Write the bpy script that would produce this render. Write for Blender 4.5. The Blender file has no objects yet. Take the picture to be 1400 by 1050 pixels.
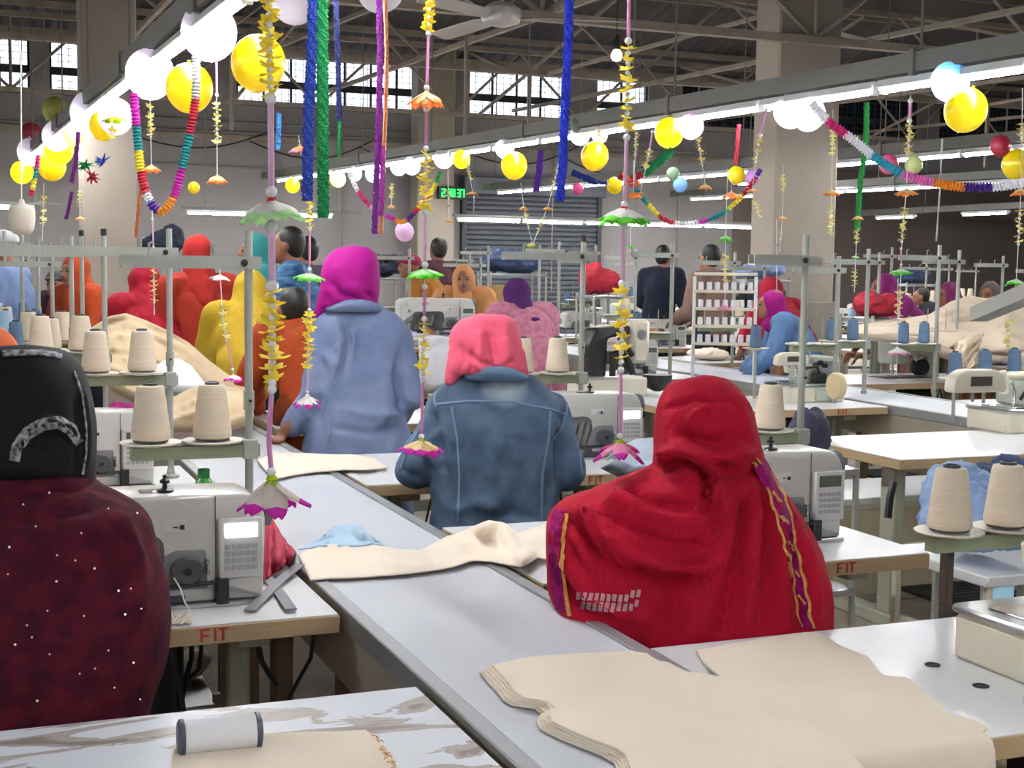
import bpy, bmesh, math, random
import numpy as np
from mathutils import Vector, Matrix, noise
from mathutils.bvhtree import BVHTree
random.seed(7); np.random.seed(7)
S = bpy.context.scene
COL = S.collection
PI = math.pi

# ------------------------------------------------------------------ camera
CAM_H = 1.55; F = 1880.0
cam_d = bpy.data.cameras.new('camera'); cam = bpy.data.objects.new('camera', cam_d); COL.objects.link(cam)
cam_d.sensor_width = 36.0; cam_d.lens = 36.0*F/1400.0; cam_d.clip_start = 0.05; cam_d.clip_end = 200
yaw, pitch, roll = math.radians(-22.0), math.radians(-5.0), math.radians(0.8)
fw = Vector((-math.sin(yaw)*math.cos(pitch), math.cos(yaw)*math.cos(pitch), math.sin(pitch)))
r0 = Vector((math.cos(yaw), math.sin(yaw), 0)); u0 = r0.cross(fw)
RT = r0*math.cos(roll)+u0*math.sin(roll); UP = u0*math.cos(roll)-r0*math.sin(roll)
C0 = Vector((0, 0, CAM_H))
m = Matrix((RT, UP, -fw)).transposed().to_4x4(); m.translation = C0
cam.matrix_world = m
S.camera = cam

# ------------------------------------------------------------------ world + exposure
S.view_settings.view_transform = 'Standard'; S.view_settings.look = 'None'
S.view_settings.exposure = 1.55; S.view_settings.gamma = 1.0
try: S.view_settings.use_curve_mapping = False
except Exception: pass
w = bpy.data.worlds.new('world'); S.world = w; w.use_nodes = True
w.node_tree.nodes['Background'].inputs[0].default_value = (0.86, 0.93, 1.0, 1)
w.node_tree.nodes['Background'].inputs[1].default_value = 1.05
TUBE_E = 42.0

# ------------------------------------------------------------------ pixel -> world helpers (1400x1050 frame)
def ray(x, y): return fw+RT*((x-700)/F)+UP*((525-y)/F)
def onz(x, y, z):
    d = ray(x, y); return C0+d*((z-CAM_H)/d.z)
def ony(x, y, Y):
    d = ray(x, y); return C0+d*(Y/d.y)
def onx(x, y, X):
    d = ray(x, y); return C0+d*(X/d.x)
def atd(x, y, D): return C0+ray(x, y)*D
def depth(p): return (Vector(p)-C0).dot(fw)
def proj_np(V):
    d = V-np.array(C0); z = d@np.array(fw)
    return 700+F*(d@np.array(RT))/z, 525-F*(d@np.array(UP))/z, z

# ------------------------------------------------------------------ materials
def lin(c):
    if isinstance(c, str):
        c = [int(c[i:i+2], 16)/255 for i in (0, 2, 4)]
    return tuple((v/12.92 if v <= 0.04045 else ((v+0.055)/1.055)**2.4) for v in c)
MATS = {}
def mat(name, col, rough=0.6, metal=0.0, var=0.0, vscale=6.0, col2=None, bump=0.0, bscale=60.0, emit=0.0, trans=0.0, coat=0.0, spec=None, stretch=None, sheen=0.0, detail=4.0, alpha=1.0, tl=0.0):
    if name in MATS: return MATS[name]
    M = bpy.data.materials.new(name); M.use_nodes = True; MATS[name] = M
    nt = M.node_tree; b = nt.nodes['Principled BSDF']
    c = lin(col)
    b.inputs['Base Color'].default_value = (*c, 1); b.inputs['Roughness'].default_value = rough; b.inputs['Metallic'].default_value = metal
    if spec is not None: b.inputs['Specular IOR Level'].default_value = spec
    if coat: b.inputs['Coat Weight'].default_value = coat
    if sheen: b.inputs['Sheen Weight'].default_value = sheen; b.inputs['Sheen Roughness'].default_value = 0.5
    if trans: b.inputs['Transmission Weight'].default_value = trans
    if alpha < 1: b.inputs['Alpha'].default_value = alpha
    if emit: b.inputs['Emission Color'].default_value = (*c, 1); b.inputs['Emission Strength'].default_value = emit
    tc = None
    if var or col2 or bump:
        tc = nt.nodes.new('ShaderNodeTexCoord'); mp = nt.nodes.new('ShaderNodeMapping'); nt.links.new(tc.outputs['Object'], mp.inputs[0])
        if stretch: mp.inputs['Scale'].default_value = stretch
    if var or col2:
        n = nt.nodes.new('ShaderNodeTexNoise'); n.inputs['Scale'].default_value = vscale; n.inputs['Detail'].default_value = detail
        nt.links.new(mp.outputs[0], n.inputs['Vector'])
        r = nt.nodes.new('ShaderNodeValToRGB'); nt.links.new(n.outputs['Fac'], r.inputs[0])
        k2 = lin(col2) if col2 else tuple(v*(1-var) for v in c)
        k1 = c if col2 else tuple(min(1, v*(1+var*0.6)) for v in c)
        r.color_ramp.elements[0].color = (*k2, 1); r.color_ramp.elements[1].color = (*k1, 1)
        r.color_ramp.elements[0].position = 0.35; r.color_ramp.elements[1].position = 0.65
        nt.links.new(r.outputs[0], b.inputs['Base Color'])
    if bump:
        n2 = nt.nodes.new('ShaderNodeTexNoise'); n2.inputs['Scale'].default_value = bscale; n2.inputs['Detail'].default_value = 3
        nt.links.new(mp.outputs[0], n2.inputs['Vector'])
        bp = nt.nodes.new('ShaderNodeBump'); bp.inputs['Strength'].default_value = bump; bp.inputs['Distance'].default_value = 0.01
        nt.links.new(n2.outputs['Fac'], bp.inputs['Height']); nt.links.new(bp.outputs[0], b.inputs['Normal'])
    if tl:
        t = nt.nodes.new('ShaderNodeBsdfTranslucent'); t.inputs[0].default_value = (*c, 1)
        mx = nt.nodes.new('ShaderNodeMixShader'); mx.inputs[0].default_value = tl
        out = nt.nodes['Material Output']
        nt.links.new(b.outputs[0], mx.inputs[1]); nt.links.new(t.outputs[0], mx.inputs[2]); nt.links.new(mx.outputs[0], out.inputs[0])
    return M

# ------------------------------------------------------------------ mesh builder
class MB:
    def __init__(s): s.v = []; s.f = []
    def add(s, vs, fs):
        o = len(s.v); s.v += [tuple(v) for v in vs]; s.f += [tuple(i+o for i in f) for f in fs]; return s
    def box(s, a, b, M=None):
        x0, y0, z0 = a; x1, y1, z1 = b
        vs = [(x0, y0, z0), (x1, y0, z0), (x1, y1, z0), (x0, y1, z0), (x0, y0, z1), (x1, y0, z1), (x1, y1, z1), (x0, y1, z1)]
        if M is not None: vs = [M @ Vector(v) for v in vs]
        return s.add(vs, [(0, 3, 2, 1), (4, 5, 6, 7), (0, 1, 5, 4), (1, 2, 6, 5), (2, 3, 7, 6), (3, 0, 4, 7)])
    def bevel(s, a, b, r=0.01, M=None):   # box with chamfered vertical and horizontal edges
        x0, y0, z0 = a; x1, y1, z1 = b
        r = min(r, (x1-x0)/2.01, (y1-y0)/2.01, (z1-z0)/2.01)
        def ring(z, k): 
            return [(x0+r, y0+k, z), (x1-r, y0+k, z), (x1-k, y0+r, z), (x1-k, y1-r, z), (x1-r, y1-k, z), (x0+r, y1-k, z), (x0+k, y1-r, z), (x0+k, y0+r, z)]
        R = [ring(z0, r*0.7), ring(z0+r*0.7, 0), ring(z1-r*0.7, 0), ring(z1, r*0.7)]
        return s.rings(R, M=M)
    def rings(s, R, closed=True, cap=True, M=None):
        n = len(R[0]); vs = [v for q in R for v in q]
        if M is not None: vs = [M @ Vector(v) for v in vs]
        fs = []
        for i in range(len(R)-1):
            for j in range(n if closed else n-1):
                k = (j+1) % n
                fs.append((i*n+j, i*n+k, (i+1)*n+k, (i+1)*n+j))
        if cap and closed:
            fs.append(tuple(range(n))[::-1]); fs.append(tuple((len(R)-1)*n+j for j in range(n)))
        return s.add(vs, fs)
    def tube(s, P, r, n=8, cap=True):
        P = [Vector(p) for p in P]
        rr = r if isinstance(r, (list, tuple)) else [r]*len(P)
        R = []; up = None
        for i, p in enumerate(P):
            t = (P[min(i+1, len(P)-1)]-P[max(i-1, 0)])
            if t.length < 1e-9: t = Vector((0, 0, 1))
            t.normalize()
            if up is None:
                up = t.orthogonal().normalized()
            else:
                up = up-t*up.dot(t)
                up = up.normalized() if up.length > 1e-6 else t.orthogonal().normalized()
            b = t.cross(up)
            R.append([p+(up*math.cos(2*PI*j/n)+b*math.sin(2*PI*j/n))*rr[i] for j in range(n)])
        return s.rings(R, cap=cap)
    def lathe(s, prof, c=(0, 0, 0), n=20, M=None, cap=True):
        R = [[(c[0]+r*math.cos(2*PI*j/n), c[1]+r*math.sin(2*PI*j/n), c[2]+z) for j in range(n)] for r, z in prof]
        return s.rings(R, M=M, cap=cap)
    def ball(s, c, r, n=10, k=7, rot=None):
        if not isinstance(r, (tuple, list)): r = (r, r, r)
        R = []
        for i in range(k+1):
            a = PI*(0.02+0.96*i/k)
            q = []
            for j in range(n):
                v = Vector((r[0]*math.sin(a)*math.cos(2*PI*j/n), r[1]*math.sin(a)*math.sin(2*PI*j/n), -r[2]*math.cos(a)))
                if rot is not None: v = rot @ v
                q.append(v+Vector(c))
            R.append(q)
        return s.rings(R)
    def cap(s, p0, p1, ra, rb, n=12):
        p0, p1 = Vector(p0), Vector(p1); d = (p1-p0)
        if d.length < 1e-6: return s.ball(p0, ra, n)
        t = d.normalized(); pts = []; rs = []
        for a in (-88, -60, -30): 
            a = math.radians(a); pts.append(p0+t*ra*math.sin(a)); rs.append(ra*math.cos(a))
        pts.append(p0); rs.append(ra); pts.append(p1); rs.append(rb)
        for a in (30, 60, 88):
            a = math.radians(a); pts.append(p1+t*rb*math.sin(a)); rs.append(rb*math.cos(a))
        return s.tube(pts, rs, n)
    def prism(s, poly, z0, z1, M=None):
        n = len(poly)
        vs = [(x, y, z0) for x, y in poly]+[(x, y, z1) for x, y in poly]
        if M is not None: vs = [M @ Vector(v) for v in vs]
        return s.add(vs, [tuple(range(n))[::-1], tuple(range(n, 2*n))]+[(i, (i+1) % n, n+(i+1) % n, n+i) for i in range(n)])
    def grid(s, P):   # P: rows of points, open sheet
        h = len(P); wd = len(P[0]); o = [tuple(p) for q in P for p in q]
        return s.add(o, [(i*wd+j, i*wd+j+1, (i+1)*wd+j+1, (i+1)*wd+j) for i in range(h-1) for j in range(wd-1)])
    def mesh(s, name, off=None):
        me = bpy.data.meshes.new(name)
        vs = s.v
        if off is not None: vs = [(v[0]-off[0], v[1]-off[1], v[2]-off[2]) for v in vs]
        me.from_pydata(vs, [], s.f); me.validate(); me.update()
        bm = bmesh.new(); bm.from_mesh(me); bmesh.ops.recalc_face_normals(bm, faces=bm.faces); bm.to_mesh(me); bm.free()
        return me

def smooth_by_angle(me, deg=40):
    bm = bmesh.new(); bm.from_mesh(me)
    a = math.radians(deg)
    for f in bm.faces: f.smooth = True
    for e in bm.edges:
        e.smooth = (len(e.link_faces) != 2) or (e.calc_face_angle(0) < a)
    bm.to_mesh(me); bm.free()

def obj(name, mb, m=None, parent=None, smooth=True, label=None, off=None):
    """link mb as one mesh object; with a parent that is a thing placed at off, coordinates given in world space are shifted"""
    if isinstance(mb, MB):
        me = mb.mesh(name, off)
    else:
        me = mb
        if off is not None: me.transform(Matrix.Translation(-Vector(off)))
    if smooth is True: smooth_by_angle(me)
    elif smooth == 'all': me.polygons.foreach_set('use_smooth', [True]*len(me.polygons))
    if m is not None: me.materials.append(m)
    o = bpy.data.objects.new(name, me); COL.objects.link(o)
    if parent is not None: o.parent = parent
    elif off is not None: o.location = off
    if label: o['label'] = label
    return o
def tag(o, label, cat, group=None, kind=None):
    if label: o['label'] = label
    if cat: o['category'] = cat
    if group: o['group'] = group
    if kind: o['kind'] = kind
    return o
def thing(name, label, cat, loc=(0, 0, 0), rz=0, group=None, kind=None, scale=None):
    o = bpy.data.objects.new(name, None); COL.objects.link(o); o.empty_display_size = 0.05
    o.location = loc; o.rotation_euler = (0, 0, rz)
    if scale: o.scale = (scale,)*3
    return tag(o, label, cat, group, kind)
def struct(name, mb, m, off=None, smooth=False, parent=None):
    o = obj(name, mb, m, parent, smooth, off=off)
    if parent is None: o['kind'] = 'structure'
    return o
CH = {}
def dup(o, loc=None, rz=None, label=None, group=None, parent=None, scale=None, skip=()):
    c = o.copy(); COL.objects.link(c)
    if parent is not None: c.parent = parent
    if loc is not None: c.location = loc
    if rz is not None: c.rotation_euler = (0, 0, rz)
    if scale is not None: c.scale = (scale,)*3 if not isinstance(scale, tuple) else scale
    if label: c['label'] = label
    if group: c['group'] = group
    for ch in o.children:
        if ch.name.split('.')[0] in skip: continue
        dup(ch, parent=c)
    return c
def recolor(o, m):
    """give one object its own material while the mesh stays shared"""
    o.material_slots[0].link = 'OBJECT'; o.material_slots[0].material = m
FONT = {'F': [((0, 0), (0, 1)), ((0, 1), (.6, 1)), ((0, .52), (.48, .52))], 'I': [((.15, 0), (.15, 1))], 'T': [((.3, 0), (.3, 1)), ((0, 1), (.62, 1))],
        'i': [((.15, 0), (.15, .7)), ((.15, .92), (.15, 1))]}
def lettering(text, h, t=0.16, depth_=0.002, gap=0.35):
    """block letters in the XZ plane, facing -Y"""
    b = MB(); x = 0
    for ch in text:
        mw = 0
        for (a, c) in FONT[ch]:
            x0, x1 = sorted((a[0], c[0])); z0, z1 = sorted((a[1], c[1])); mw = max(mw, x1)
            q = t/2
            b.box(((x+x0-q)*h, -depth_, (z0-(q if z0 == z1 else 0))*h), ((x+x1+q)*h, 0, (z1+q*0.9)*h))
        x += mw+gap
    return b

# palette
BEIGE_CL = mat('beige_cotton_cloth', 'e9dccb', 0.9, var=0.03, vscale=6, bump=0.05, bscale=350, spec=.2)
STEEL = mat('brushed_steel', 'b9bcbf', 0.3, 0.9, bump=0.02, bscale=80)
CHROME = mat('chrome', 'd8dade', 0.15, 1.0)
BLACK = mat('black_plastic', '17181b', 0.45)
DARK = mat('dark_rubber', '24262a', 0.6)
MACH = mat('machine_enamel', 'c6c5c1', 0.3, var=0.03, vscale=4, coat=0.3)
MACHG = mat('machine_enamel_green_grey', 'b4baac', 0.35, var=0.04, vscale=5)
PANEL = mat('machine_panel', 'cbcbc9', 0.4)
KEYS = mat('machine_keys', 'a3a6a8', 0.5)
CREAM = mat('cream_enamel', 'd6d0bd', 0.4, var=0.03, vscale=5)
LAM = mat('white_laminate', 'eceef0', 0.25, var=0.04, vscale=3, col2='e2e5e8', bump=0.01, bscale=8)
WOOD = mat('plywood_edge', 'b39b78', 0.6, var=0.10, vscale=7, stretch=(0.4, 1, 30), detail=6)
LEGM = mat('leg_enamel', 'a7a898', 0.5, var=0.08, vscale=9)
STAND = mat('stand_enamel', '999d95', 0.45, var=0.06, vscale=12)
DISC = mat('stand_disc', 'cfcabb', 0.5)
TBEIGE = mat('beige_thread', 'd9cab4', 0.8, var=0.06, vscale=14, bump=0.22, bscale=60, stretch=(.1, .1, 7))
TBLUE = mat('blue_thread', '57718d', 0.8, var=0.1, vscale=14, bump=0.22, bscale=60, stretch=(.1, .1, 7))
TLBLUE = mat('light_blue_thread', '9dbdd8', 0.8, var=0.06, vscale=14, bump=0.4, bscale=60, stretch=(.3, .3, 7))
TWHITE = mat('white_thread', 'e2e3e8', 0.7, var=0.03, vscale=14, bump=0.1, bscale=60, stretch=(1, 1, 1))
TCORE = mat('cone_core', '3a4250', 0.5)
RED = mat('red_print', 'b02428', 0.6)
BLUEP = mat('blue_print', '3b557c', 0.6)
SKIN = mat('skin_brown', '8a5a41', 0.55, var=0.06, vscale=10)
HAIR = mat('black_hair', '15120f', 0.5, bump=0.4, bscale=120)
EYE = mat('eye_dark', '120d0b', 0.3)
LIP = mat('lips', '6e3630', 0.5)
# ================================================================== SETTING
WALL = mat('painted_wall', '8c8889', 0.85, var=0.06, vscale=0.6, detail=8)
WALLD = mat('unlit_wall', '6b605a', 0.9, var=0.1, vscale=0.5, detail=8)
PILL = mat('pillar_paint', '9c9287', 0.8, var=0.07, vscale=1.2, detail=8)
FLOORM = mat('worn_floor', 'a09688', 0.7, var=0.25, vscale=2.2, detail=10)
ROOFM = mat('corrugated_roof_sheet', '4e4c4f', 0.8, var=0.2, vscale=0.8)
TRUSS = mat('truss_paint', '94897d', 0.7, var=0.15, vscale=3)
PIPE = mat('grey_pipe', '7b7875', 0.6)
SHUT = mat('shutter_paint', '5d6069', 0.55, var=0.08, vscale=3)
FRAME = mat('window_steel', '35363a', 0.6)
GLASSD = mat('dark_glass', '1f2937', 0.25)
def glass():
    M = bpy.data.materials.new('window_glass'); M.use_nodes = True; nt = M.node_tree
    nt.nodes.remove(nt.nodes['Principled BSDF'])
    a = nt.nodes.new('ShaderNodeBsdfTransparent'); a.inputs[0].default_value = (0.95, 0.97, 1, 1)
    g = nt.nodes.new('ShaderNodeBsdfGlossy'); g.inputs['Roughness'].default_value = 0.1
    x = nt.nodes.new('ShaderNodeMixShader'); x.inputs[0].default_value = 0.08
    nt.links.new(a.outputs[0], x.inputs[1]); nt.links.new(g.outputs[0], x.inputs[2]); nt.links.new(x.outputs[0], nt.nodes['Material Output'].inputs[0])
    return M
GLASS = glass()
XL, XR, YB, YF = -7.0, 31.0, 26.0, -9.0
struct('floor', MB().box((XL, YF, -0.1), (XR, YB, 0)), FLOORM)
b = MB()
b.box((XL, YB, 0), (XR, YB+.25, 4.42)); b.box((XL, YB, 5.38), (XR, YB+.25, 7.5))
op = [(0.75, 1.27), (1.6, 2.25), (4.9, 8.55), (9.5, 11.6), (12.3, 13.5), (14.3, 17.0), (17.6, 20.4), (21.0, 23.8), (24.4, 27.2)]
x = XL
for a, c in op: b.box((x, YB, 4.42), (a, YB+.25, 5.38)); x = c
b.box((x, YB, 4.42), (XR, YB+.25, 5.38))
struct('wall_back', b, WALL)
struct('wall_left', MB().box((XL-.2, YF, 0), (XL, YB, 12.5)), WALL)
struct('wall_right', MB().box((XR, YF, 0), (XR+.2, YB, 12.5)), WALL)
struct('wall_front', MB().box((XL, YF-.2, 0), (XR, YF, 12.5)), WALL)
# lower wall beyond the right pillar, its dim light painted as darker colour
struct('wall_unlit_part', MB().box((15.6, YB-.12, 0), (XR-.01, YB-.002, 3.75)), WALLD)
struct('trim_1', MB().box((XL, YB-.1, 3.76), (15.5, YB-.001, 3.86)), TRUSS)
for i, (a, c) in enumerate(op):
    dk = a > 14
    fr = MB(); y = YB+.06
    for z0, z1 in ((4.42, 4.46), (5.34, 5.38), (4.78, 4.92)): fr.box((a, y, z0), (c, y+.06, z1))
    for q in (a, c-.04): fr.box((q, y, 4.42), (q+.04, y+.06, 5.38))
    wn = struct('window_%d' % (i+1), fr, FRAME)
    n = max(1, round((c-a)/.55))
    for k in range(1, n):
        xx = a+(c-a)*k/n; obj('mullion', MB().box((xx-.02, y+.005, 4.46), (xx+.02, y+.05, 5.34)), FRAME, wn, False)
    g = MB()
    nb = int((c-a)/.14)
    for k in range(1, nb): g.box((a+(c-a)*k/nb-.005, y-.03, 4.46), (a+(c-a)*k/nb+.005, y-.02, 5.34))
    for k in range(1, 8): g.box((a, y-.02, 4.44+k*.115), (c, y-.012, 4.45+k*.115))
    gg = obj('security_bars', g, FRAME, wn, False); gg['kind'] = 'stuff'
    obj('pane', MB().box((a+.04, y+.02, 4.46), (c-.04, y+.03, 5.34)), GLASSD if dk else GLASS, wn, False)
# roof: corrugated sheets sloping down to the back wall
P = []
zr = lambda Y: 5.42+(26.3-Y)*.19
nx = 300
b = MB(); top = []; bot = []
for i in range(nx+1):
    X = XL-.3+(XR-XL+.6)*i/nx; h = .035*math.sin(i*PI/1.0+.5*PI)
    top.append((X, YB+.4, zr(YB+.4)+h)); bot.append((X, YF-.3, zr(YF-.3)+h))
b.grid([top, bot]); struct('ceiling', b, ROOFM)
b = MB()
for k in range(0, 26):
    Y = 25.6-k*1.3
    if Y < 4: break
    b = MB().box((XL, Y-.03, zr(Y)-.16), (XR, Y+.03, zr(Y)-.05))
    struct('roof_purlin', b, TRUSS)
# trusses across the hall
def truss(Y, z0, z1, x0=XL+.1, x1=XR-.1, step=1.5, r=.04):
    e = bpy.data.objects.new('roof_truss', None); COL.objects.link(e); e['kind'] = 'structure'; e.location = (x0, Y, z0)
    o = (x0, Y, z0)
    obj('bottom_chord', MB().box((x0, Y-.05, z0-.05), (x1, Y+.05, z0+.03)), TRUSS, e, False, off=o)
    obj('top_chord', MB().box((x0, Y-.05, z1-.04), (x1, Y+.05, z1+.05)), TRUSS, e, False, off=o)
    n = int((x1-x0)/step)
    for k in range(n):
        xa = x0+k*step; xb = xa+step
        if k % 2 == 0: pa, pb = (xa, Y, z0), (xb, Y, z1)
        else: pa, pb = (xa, Y, z1), (xb, Y, z0)
        obj('diagonal', MB().tube([pa, pb], .028, 5), TRUSS, e, False, off=o)
        if k % 2: obj('post', MB().tube([(xb, Y, z0), (xb, Y, z1)], .024, 5), TRUSS, e, False, off=o)
    return e
truss(12.0, 3.85, 5.0)
truss(20.0, 4.52, 5.9, step=1.7)
truss(24.6, 4.33, 5.55, step=1.3)
# lengthways girders under the roof
def beam(p, q, wd=.07, name='roof_beam', mt=None):
    p, q = Vector(p), Vector(q); t = (q-p).normalized(); sd = t.cross(Vector((0, 0, 1)))
    if sd.length < .01: sd = Vector((1, 0, 0))
    sd.normalize(); up = sd.cross(t)
    R = [[c+sd*a*wd/2+up*bb*wd/2 for a, bb in ((-1, -1), (1, -1), (1, 1), (-1, 1))] for c in (p, q)]
    return struct(name, MB().rings(R), mt or TRUSS)
for X in (2.2, 6.2, 10.4, 14.6, 19.0, 23.5):
    beam((X, 6, 4.15), (X, 25.9, 4.6), .06)
for X in (4.5, 9.0, 13.3, 17.6, 22.0):
    beam((X, 12, 3.85), (X+2.2, 20, 5.9), .05, 'roof_brace'); beam((X+1.6, 12, 5.0), (X-.4, 20, 4.5), .05, 'roof_brace')
for X in (3.4, 8.0, 12.6, 16.9, 21.5):
    beam((X, 20, 4.5), (X+.9, 24.6, 5.5), .045, 'roof_brace'); beam((X+1.9, 20.02, 5.85), (X+1.2, 24.58, 4.35), .045, 'roof_brace')
    beam((X+.3, 20, 3.4), (X+.3, 20, 4.47), .05, 'roof_hanger'); beam((X+2.4, 16, 2.9), (X+2.4, 16, 4.35), .035, 'roof_hanger')
# pillars
def pillar(x0, x1, Y, z1=7.9):
    e = MB().bevel((x0, Y, 0), (x1, Y+.46, z1), .02)
    o = struct('pillar', e, PILL, smooth=False)
    obj('pillar_base', MB().bevel((x0-.02, Y-.02, 0.0), (x1+.02, Y-.001, 1.2), .01), mat('pillar_lower_paint', '8f877d', .7, var=.06), o, False)
    return o
pillar(ony(113, 300, 15).x, ony(189, 300, 15).x, 15.0, 7.4); pillar(7.75, 8.5, 12.1); pillar(8.25, 9.0, 25.4, 5.6)
pillar(-3.6, -3.1, 12.1); pillar(15.2, 15.7, 12.1)
# wall pipes and cables
for z, xa, xb in ((3.95, XL, 15), (3.3, 2.5, 9.2), (4.12, 2, 14)):
    struct('wall_pipe', MB().tube([(xa, YB-.12, z), ((xa+xb)/2, YB-.12, z-.05), (xb, YB-.12, z)], .02, 6), PIPE)
for X in (5.6, 6.9, 11.3, 14.2): struct('wall_conduit', MB().tube([(X, YB-.1, 1.0), (X, YB-.1, 4.3)], .02, 6), PIPE)
random.seed(3)
for k in range(5):
    X0 = 3+k*2.1
    pts = [(X0+t*2.6, YB-.2, 3.75-.28*math.sin(t*PI)*(1+.4*k % 1)+.25*t) for t in [i/10 for i in range(11)]]
    struct('wall_cable', MB().tube(pts, .014, 5), BLACK)
# roller shutter on the back wall
sh = thing('door_1', None, None, (9.35, YB-.1, 0)); sh['kind'] = 'structure'; o = (9.35, YB-.1, 0)
obj('shutter_box', MB().bevel((9.3, YB-.35, 2.92), (12.4, YB-.01, 3.25), .02), SHUT, sh, off=o)
slat = None
for k in range(29):
    z = .02+k*.1
    mb = MB()
    R = []
    for xx in (9.42, 12.3):
        R.append([(xx, YB-.05, z+.095), (xx, YB-.09, z+.085), (xx, YB-.115, z+.05), (xx, YB-.09, z+.012), (xx, YB-.05, z)])
    mb.rings(R)
    if slat is None: slat = obj('slat', mb, SHUT, sh, False, off=o)
    else:
        c = slat.copy(); COL.objects.link(c); c.parent = sh; c.location = (0, 0, k*.1)
for xx in (9.33, 12.3): obj('guide_rail', MB().box((xx, YB-.16, 0), (xx+.09, YB-.01, 2.92)), FRAME, sh, False, off=o)

# ================================================================== LIGHT RAILS over the benches
TUBE = mat('fluorescent_tube', (1, 1, 1), 0.5, emit=TUBE_E)
HOUS = mat('white_enamel_reflector', 'dfe2e4', 0.4)
RAILM = mat('rail_galvanised', '70706c', 0.6, 0.2, var=0.1, vscale=3)
def tube_light(name, loc, rz, label, group, length=1.22):
    t = thing('tube_light', label, 'lamp', loc, rz, group)
    R = []
    for xx in (-length/2, length/2):
        R.append([(xx, -.05, -.005), (xx, -.03, .035), (xx, .03, .035), (xx, .05, -.005), (xx, .045, -.01), (xx, .02, .015), (xx, -.02, .015), (xx, -.045, -.01)])
    obj('reflector', MB().rings(R), HOUS, t, False)
    obj('tube', MB().tube([(-length/2+.03, 0, -.022), (length/2-.03, 0, -.022)], .017, 10), TUBE, t, 'all')
    for s in (-1, 1): obj('lamp_holder', MB().box((s*(length/2-.02)-.014, -.02, -.045), (s*(length/2-.02)+.014, .02, .02)), HOUS, t, False)
    return t
TL0 = None
def put_tube(loc, rz, label, group, tilt=0):
    global TL0
    if TL0 is None:
        TL0 = tube_light('t', loc, rz, label, group); c = TL0
    else:
        c = dup(TL0, loc, rz, label, group)
    c.rotation_euler = (0, -tilt if abs(rz) > 1 else 0, rz)
    return c
def rail(X, zf, y0, y1, label, ga, gt, tl, pitch=1.27, phase=0.0, hang=1.0):
    ORD = 'nearest second third fourth fifth sixth seventh eighth ninth tenth eleventh twelfth thirteenth fourteenth fifteenth sixteenth seventeenth eighteenth nineteenth twentieth'.split()
    e = thing('light_rail', label, 'rail', (X, y0, zf(y0)), 0, ga); o = (X, y0, zf(y0))
    R = []
    for Y in (y0, y1):
        z = zf(Y)+.05
        R.append([(X-.055, Y, z+.11), (X-.055, Y, z), (X+.055, Y, z), (X+.055, Y, z+.11), (X+.045, Y, z+.11), (X+.045, Y, z+.012), (X-.045, Y, z+.012), (X-.045, Y, z+.11)])
    obj('channel', MB().rings(R), RAILM, e, False, off=o)
    Y = y0+.6
    while Y < y1:
        z = zf(Y)+.16
        obj('hanger_rod', MB().tube([(X, Y, z-.03), (X, Y, min(zr(Y)-.08, z+2.2))], .008, 5), RAILM, e, False, off=o)
        obj('bracket', MB().box((X-.07, Y-.02, z-.13), (X+.07, Y+.02, z+.015)), RAILM, e, False, off=o)
        Y += 2.9*hang
    n = 0; Y = y0+.7+phase
    slope = (zf(y1)-zf(y0))/(y1-y0)
    while Y < y1-.6:
        put_tube((X, Y, zf(Y)), PI/2, ORD[min(n, 19)]+' '+tl, gt, math.atan(slope)); Y += pitch; n += 1
    return e
z1f = lambda Y: 2.40+.0285*Y if Y > 0 else 2.40
z2f = lambda Y: 2.50+.0178*Y if Y > 0 else 2.5
z3f = lambda Y: 2.57+.0125*Y if Y > 0 else 2.57
rail(1.03, z1f, 2.6, 24.5, 'grey channel rail rising left of the hall above the nearest long bench', None, 'tubes of the left light rail', 'tube along the left light rail behind the balloons')
rail(5.10, z2f, 3.0, 24.5, 'grey channel rail running from the upper right corner to the middle', None, 'tubes of the right light rail', 'tube along the big rail running down from the upper right')
rail(9.30, z3f, 6.0, 24.5, 'thin light rail behind the right pillar, second beyond the big rail', None, 'tubes behind the right pillar', 'tube along the rail seen behind the right pillar')
rail(13.3, z3f, 11.0, 24.5, 'farthest light rail low behind the right pillar', None, 'tubes of the farthest rail', 'tube along the farthest rail at the right')
# unseen rails added behind the photographer to light the near benches
z0f = lambda Y: 2.6
for X, wh in ((1.03, 'left'), (5.10, 'right')): rail(X, z0f, -7.0, 1.4, 'added unseen rail behind the photographer on the '+wh, None, 'added tubes behind the photographer, '+wh, 'added tube behind the photographer on the '+wh, pitch=1.7)
rail(-3.1, z0f, -5.0, 22, 'added unseen rail beyond the left side of the view', None, 'added tubes beyond the left side of the view', 'added tube beyond the left side of the view', pitch=2.0)  # unseen rail, added to light the maroon-shawled woman's side
rail(17.5, z0f, 4, 24, 'rail low at the far right of the hall', None, 'tubes at the far right of the hall', 'tube at the far right of the hall', pitch=2.6)
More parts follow.
